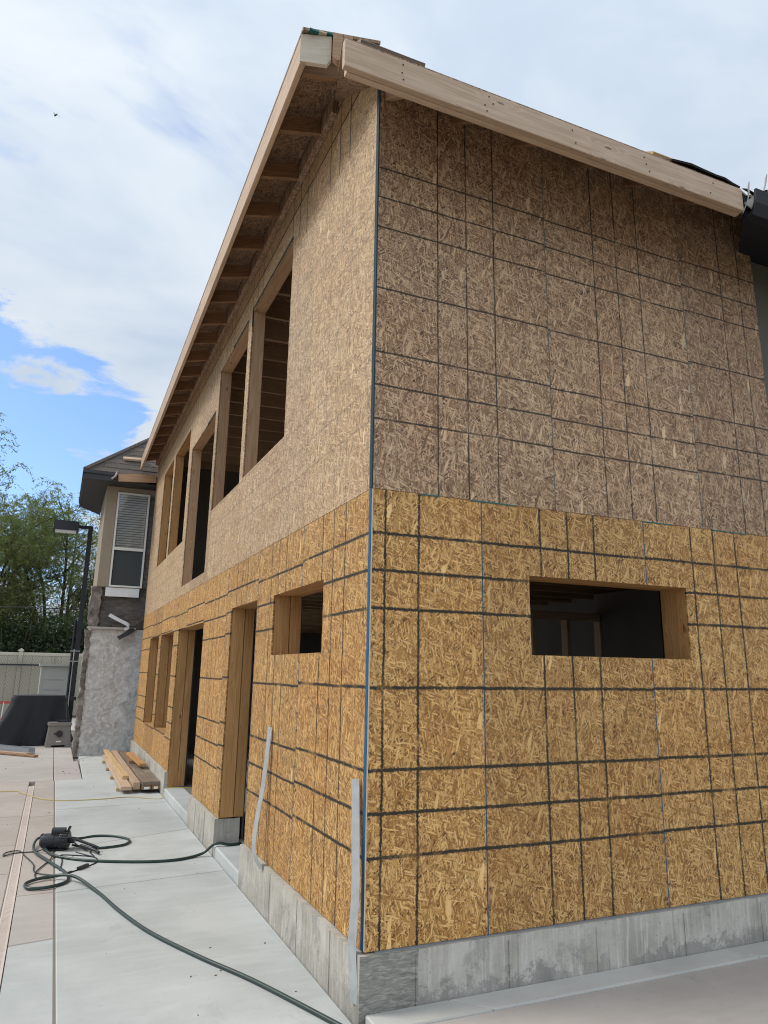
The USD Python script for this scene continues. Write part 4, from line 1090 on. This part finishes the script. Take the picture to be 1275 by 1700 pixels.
def willow(name, label, x, y, H, rad, seed, nshoot, matl='leaf_willow', lean=0.0, leafs=46):
    r_ = np.random.default_rng(seed)
    t_ = thing(name, label, 'tree', loc=(x, y, Z0))
    limbs, tips = [], []
    nst = 7
    for i in range(nst):
        a_ = 2 * np.pi * i / nst + r_.uniform(-.3, .3)
        out = rad * r_.uniform(.35, .8)
        base = np.array([.35 * math.cos(a_), .35 * math.sin(a_), 0])
        hh = H * r_.uniform(.62, .88)
        pts = [base, base + (out * .18 * math.cos(a_), out * .18 * math.sin(a_), hh * .28), (out * .55 * math.cos(a_), out * .55 * math.sin(a_), hh * .62), (out * math.cos(a_), out * math.sin(a_), hh)]
        P = spline(pts, 8); limbs.append(tube(P, np.linspace(.11, .025, len(P)), 7))
        for _ in range(11):
            k = r_.integers(int(len(P) * .3), len(P) - 1)
            b0 = P[k]; a2 = a_ + r_.uniform(-1.6, 1.6); ln = rad * r_.uniform(.3, .75)
            up_ = r_.uniform(.5, 1.4)
            pts2 = [b0, b0 + (ln * .4 * math.cos(a2), ln * .4 * math.sin(a2), ln * .45 * up_), b0 + (ln * math.cos(a2), ln * math.sin(a2), ln * .75 * up_)]
            P2 = spline(pts2, 6); limbs.append(tube(P2, np.linspace(.035, .010, len(P2)), 5))
            tips.append(P2)
        tips.append(P[len(P) // 2:])
    trunk = cat_(limbs)
    obj('trunk', trunk, 'bark', t_, smooth=40)
    V, F, tw = [], [], []
    nv = 0
    for s in range(nshoot):
        P2 = tips[r_.integers(len(tips))]
        b0 = P2[r_.integers(len(P2))] + r_.normal(0, .12, 3)
        a2 = math.atan2(b0[1], b0[0]) + r_.normal(0, .9)
        ln = r_.uniform(.6, 1.5); rise = r_.uniform(-.1, .9) * ln
        dirn = np.array([math.cos(a2), math.sin(a2), 0])
        pts = np.array([b0, b0 + dirn * ln * .35 + (0, 0, rise * .6), b0 + dirn * ln * .75 + (0, 0, rise * .7), b0 + dirn * ln + (0, 0, rise * .7 - ln * r_.uniform(.1, .6))])
        if pts[:, 2].max() > H: pts[:, 2] -= pts[:, 2].max() - H * r_.uniform(.93, 1.0)
        P3 = spline(pts, 4)
        if s % 2 == 0: tw.append(tube(P3, np.linspace(.009, .004, len(P3)), 3, caps=False))
        nl = leafs
        tt = r_.uniform(.1, 1, nl) * (len(P3) - 1)
        i0 = np.minimum(tt.astype(int), len(P3) - 2); fr_ = (tt - i0)[:, None]
        c_ = P3[i0] * (1 - fr_) + P3[i0 + 1] * fr_ + r_.normal(0, .035, (nl, 3))
        d_ = r_.normal(0, 1, (nl, 3)) + dirn * .8 + (0, 0, -.7); d_ /= np.linalg.norm(d_, axis=1, keepdims=True)
        s_ = np.cross(d_, r_.normal(0, 1, (nl, 3))); s_ /= np.linalg.norm(s_, axis=1, keepdims=True)
        L_ = r_.uniform(.07, .13, (nl, 1)); W_ = L_ * .16
        q = np.stack([c_, c_ + d_ * L_ * .5 + s_ * W_, c_ + d_ * L_, c_ + d_ * L_ * .5 - s_ * W_], 1).reshape(-1, 3)
        V.append(q); base = nv + np.arange(nl) * 4
        F.append(np.stack([np.stack([base, base + 1, base + 2], 1), np.stack([base, base + 2, base + 3], 1)], 1).reshape(-1, 3)); nv += nl * 4
    cr = obj('crown', trimesh.Trimesh(np.vstack(V), np.vstack(F), process=False), matl, t_)
    obj('twigs', cat_(tw), 'bark', cr)


willow('willow_tree', 'tall wispy green tree behind the fence, left one', -4.4, 27.6, 9.9, 3.8, 101, 2000)
willow('willow_tree', 'wispy green tree behind the fence, close to the bay roof', -1.3, 28.6, 9.2, 3.3, 102, 1600)
willow('willow_tree', 'wispy green tree behind the fence, at the left picture edge', -8.6, 30.0, 9.0, 3.6, 103, 900)


def bush(name, label, x, y, H, rad, seed, n, matl='leaf_dark'):
    r_ = np.random.default_rng(seed)
    t_ = thing(name, label, 'shrub', loc=(x, y, Z0))
    st = []
    for i in range(9):
        a_ = r_.uniform(0, 6.28); P = spline([(0.1 * math.cos(a_), .1 * math.sin(a_), 0), (rad * .4 * math.cos(a_), rad * .4 * math.sin(a_), H * .5), (rad * .7 * math.cos(a_), rad * .7 * math.sin(a_), H * .9)], 5)
        st.append(tube(P, np.linspace(.05, .01, len(P)), 5))
    obj('stems', cat_(st), 'bark', t_)
    u = r_.normal(0, 1, (n, 3)); u /= np.linalg.norm(u, axis=1, keepdims=True)
    rr = r_.uniform(.25, 1, n) ** .5
    c_ = u * rr[:, None] * (rad, rad, H * .5) + (0, 0, H * .5)
    c_ *= 1 + .35 * (meshkit.fbm(c_ * 1.1, 3, seed)[:, None] - .5)
    d_ = r_.normal(0, 1, (n, 3)); d_ /= np.linalg.norm(d_, axis=1, keepdims=True)
    s_ = np.cross(d_, r_.normal(0, 1, (n, 3))); s_ /= np.linalg.norm(s_, axis=1, keepdims=True)
    L_ = r_.uniform(.09, .17, (n, 1)); W_ = L_ * .28
    q = np.stack([c_, c_ + d_ * L_ * .5 + s_ * W_, c_ + d_ * L_, c_ + d_ * L_ * .5 - s_ * W_], 1).reshape(-1, 3)
    base = np.arange(n) * 4
    F = np.stack([np.stack([base, base + 1, base + 2], 1), np.stack([base, base + 2, base + 3], 1)], 1).reshape(-1, 3)
    obj('foliage', trimesh.Trimesh(q, F, process=False), matl, t_)


for k, (x, y, H, rad) in enumerate(((-7.4, 26.0, 3.3, 1.9), (-4.9, 25.6, 3.6, 1.7), (-2.9, 25.8, 3.2, 1.5), (-1.0, 25.5, 3.5, 1.5), (1.0, 26.5, 3.6, 1.8))):
    bush('dark_shrub', ('dark shrub behind the fence, beyond the left picture edge', 'dark shrub behind the fence at the left picture edge', 'dark shrub behind the fence, second post from the left', 'dark shrub behind the fence, left of the light pole', 'dark shrub behind the fence, hidden by the bay')[k], x, y, H, rad, 200 + k, 9000)

# a bird high up and small litter on the patio
bd_ = thing('bird', 'small dark bird flying high at the upper left', 'bird', loc=(-4.17, 28.1, 25.6), rz=30)
UsdGeom.Xformable(stage.GetPrimAtPath(bd_)).AddScaleOp().Set(Gf.Vec3f(.65, .65, .65))
obj('body', trimesh.creation.icosphere(2, 1.0).apply_scale((.055, .14, .05)), 'bird_dark', bd_, smooth=True)
for s_ in (-1, 1):
    V = np.array([(.02 * s_, .05, .02), (.02 * s_, -.05, .02), (.17 * s_, -.02, .09), (.30 * s_, -.12, .04), (.02 * s_, .05, .03), (.02 * s_, -.05, .03), (.17 * s_, -.02, .10), (.30 * s_, -.12, .045)])
    obj('wing', trimesh.Trimesh(V, np.array([(0, 1, 2), (1, 3, 2), (4, 6, 5), (5, 6, 7), (0, 2, 6), (0, 6, 4), (2, 3, 7), (2, 7, 6), (1, 5, 7), (1, 7, 3)]), process=False), 'bird_dark', bd_)
obj('tail', bx(-.03, .03, -.24, -.10, -.01, .01), 'bird_dark', bd_)
lit = []
for k in range(60):
    x, y = R.uniform(-3.0, -.15), R.uniform(3.4, 12.5)
    if R.random() < .35: x, y = R.uniform(-1.2, -.1), R.uniform(.2, 4.0)
    s_ = R.uniform(.004, .014) * (.5 if y < 4 else 1)
    b_ = trimesh.creation.box((s_ * R.uniform(1, 2.4), s_, s_ * .4)); b_.apply_transform(trimesh.transformations.rotation_matrix(R.uniform(0, 6), (0, 0, 1))); b_.apply_translation((x, y, Z0 + s_ * .2)); lit.append(b_)
obj('litter', cat_(lit), 'debris', None, kind='stuff', label='small crumbs and leaves scattered on the patio', cat='litter')
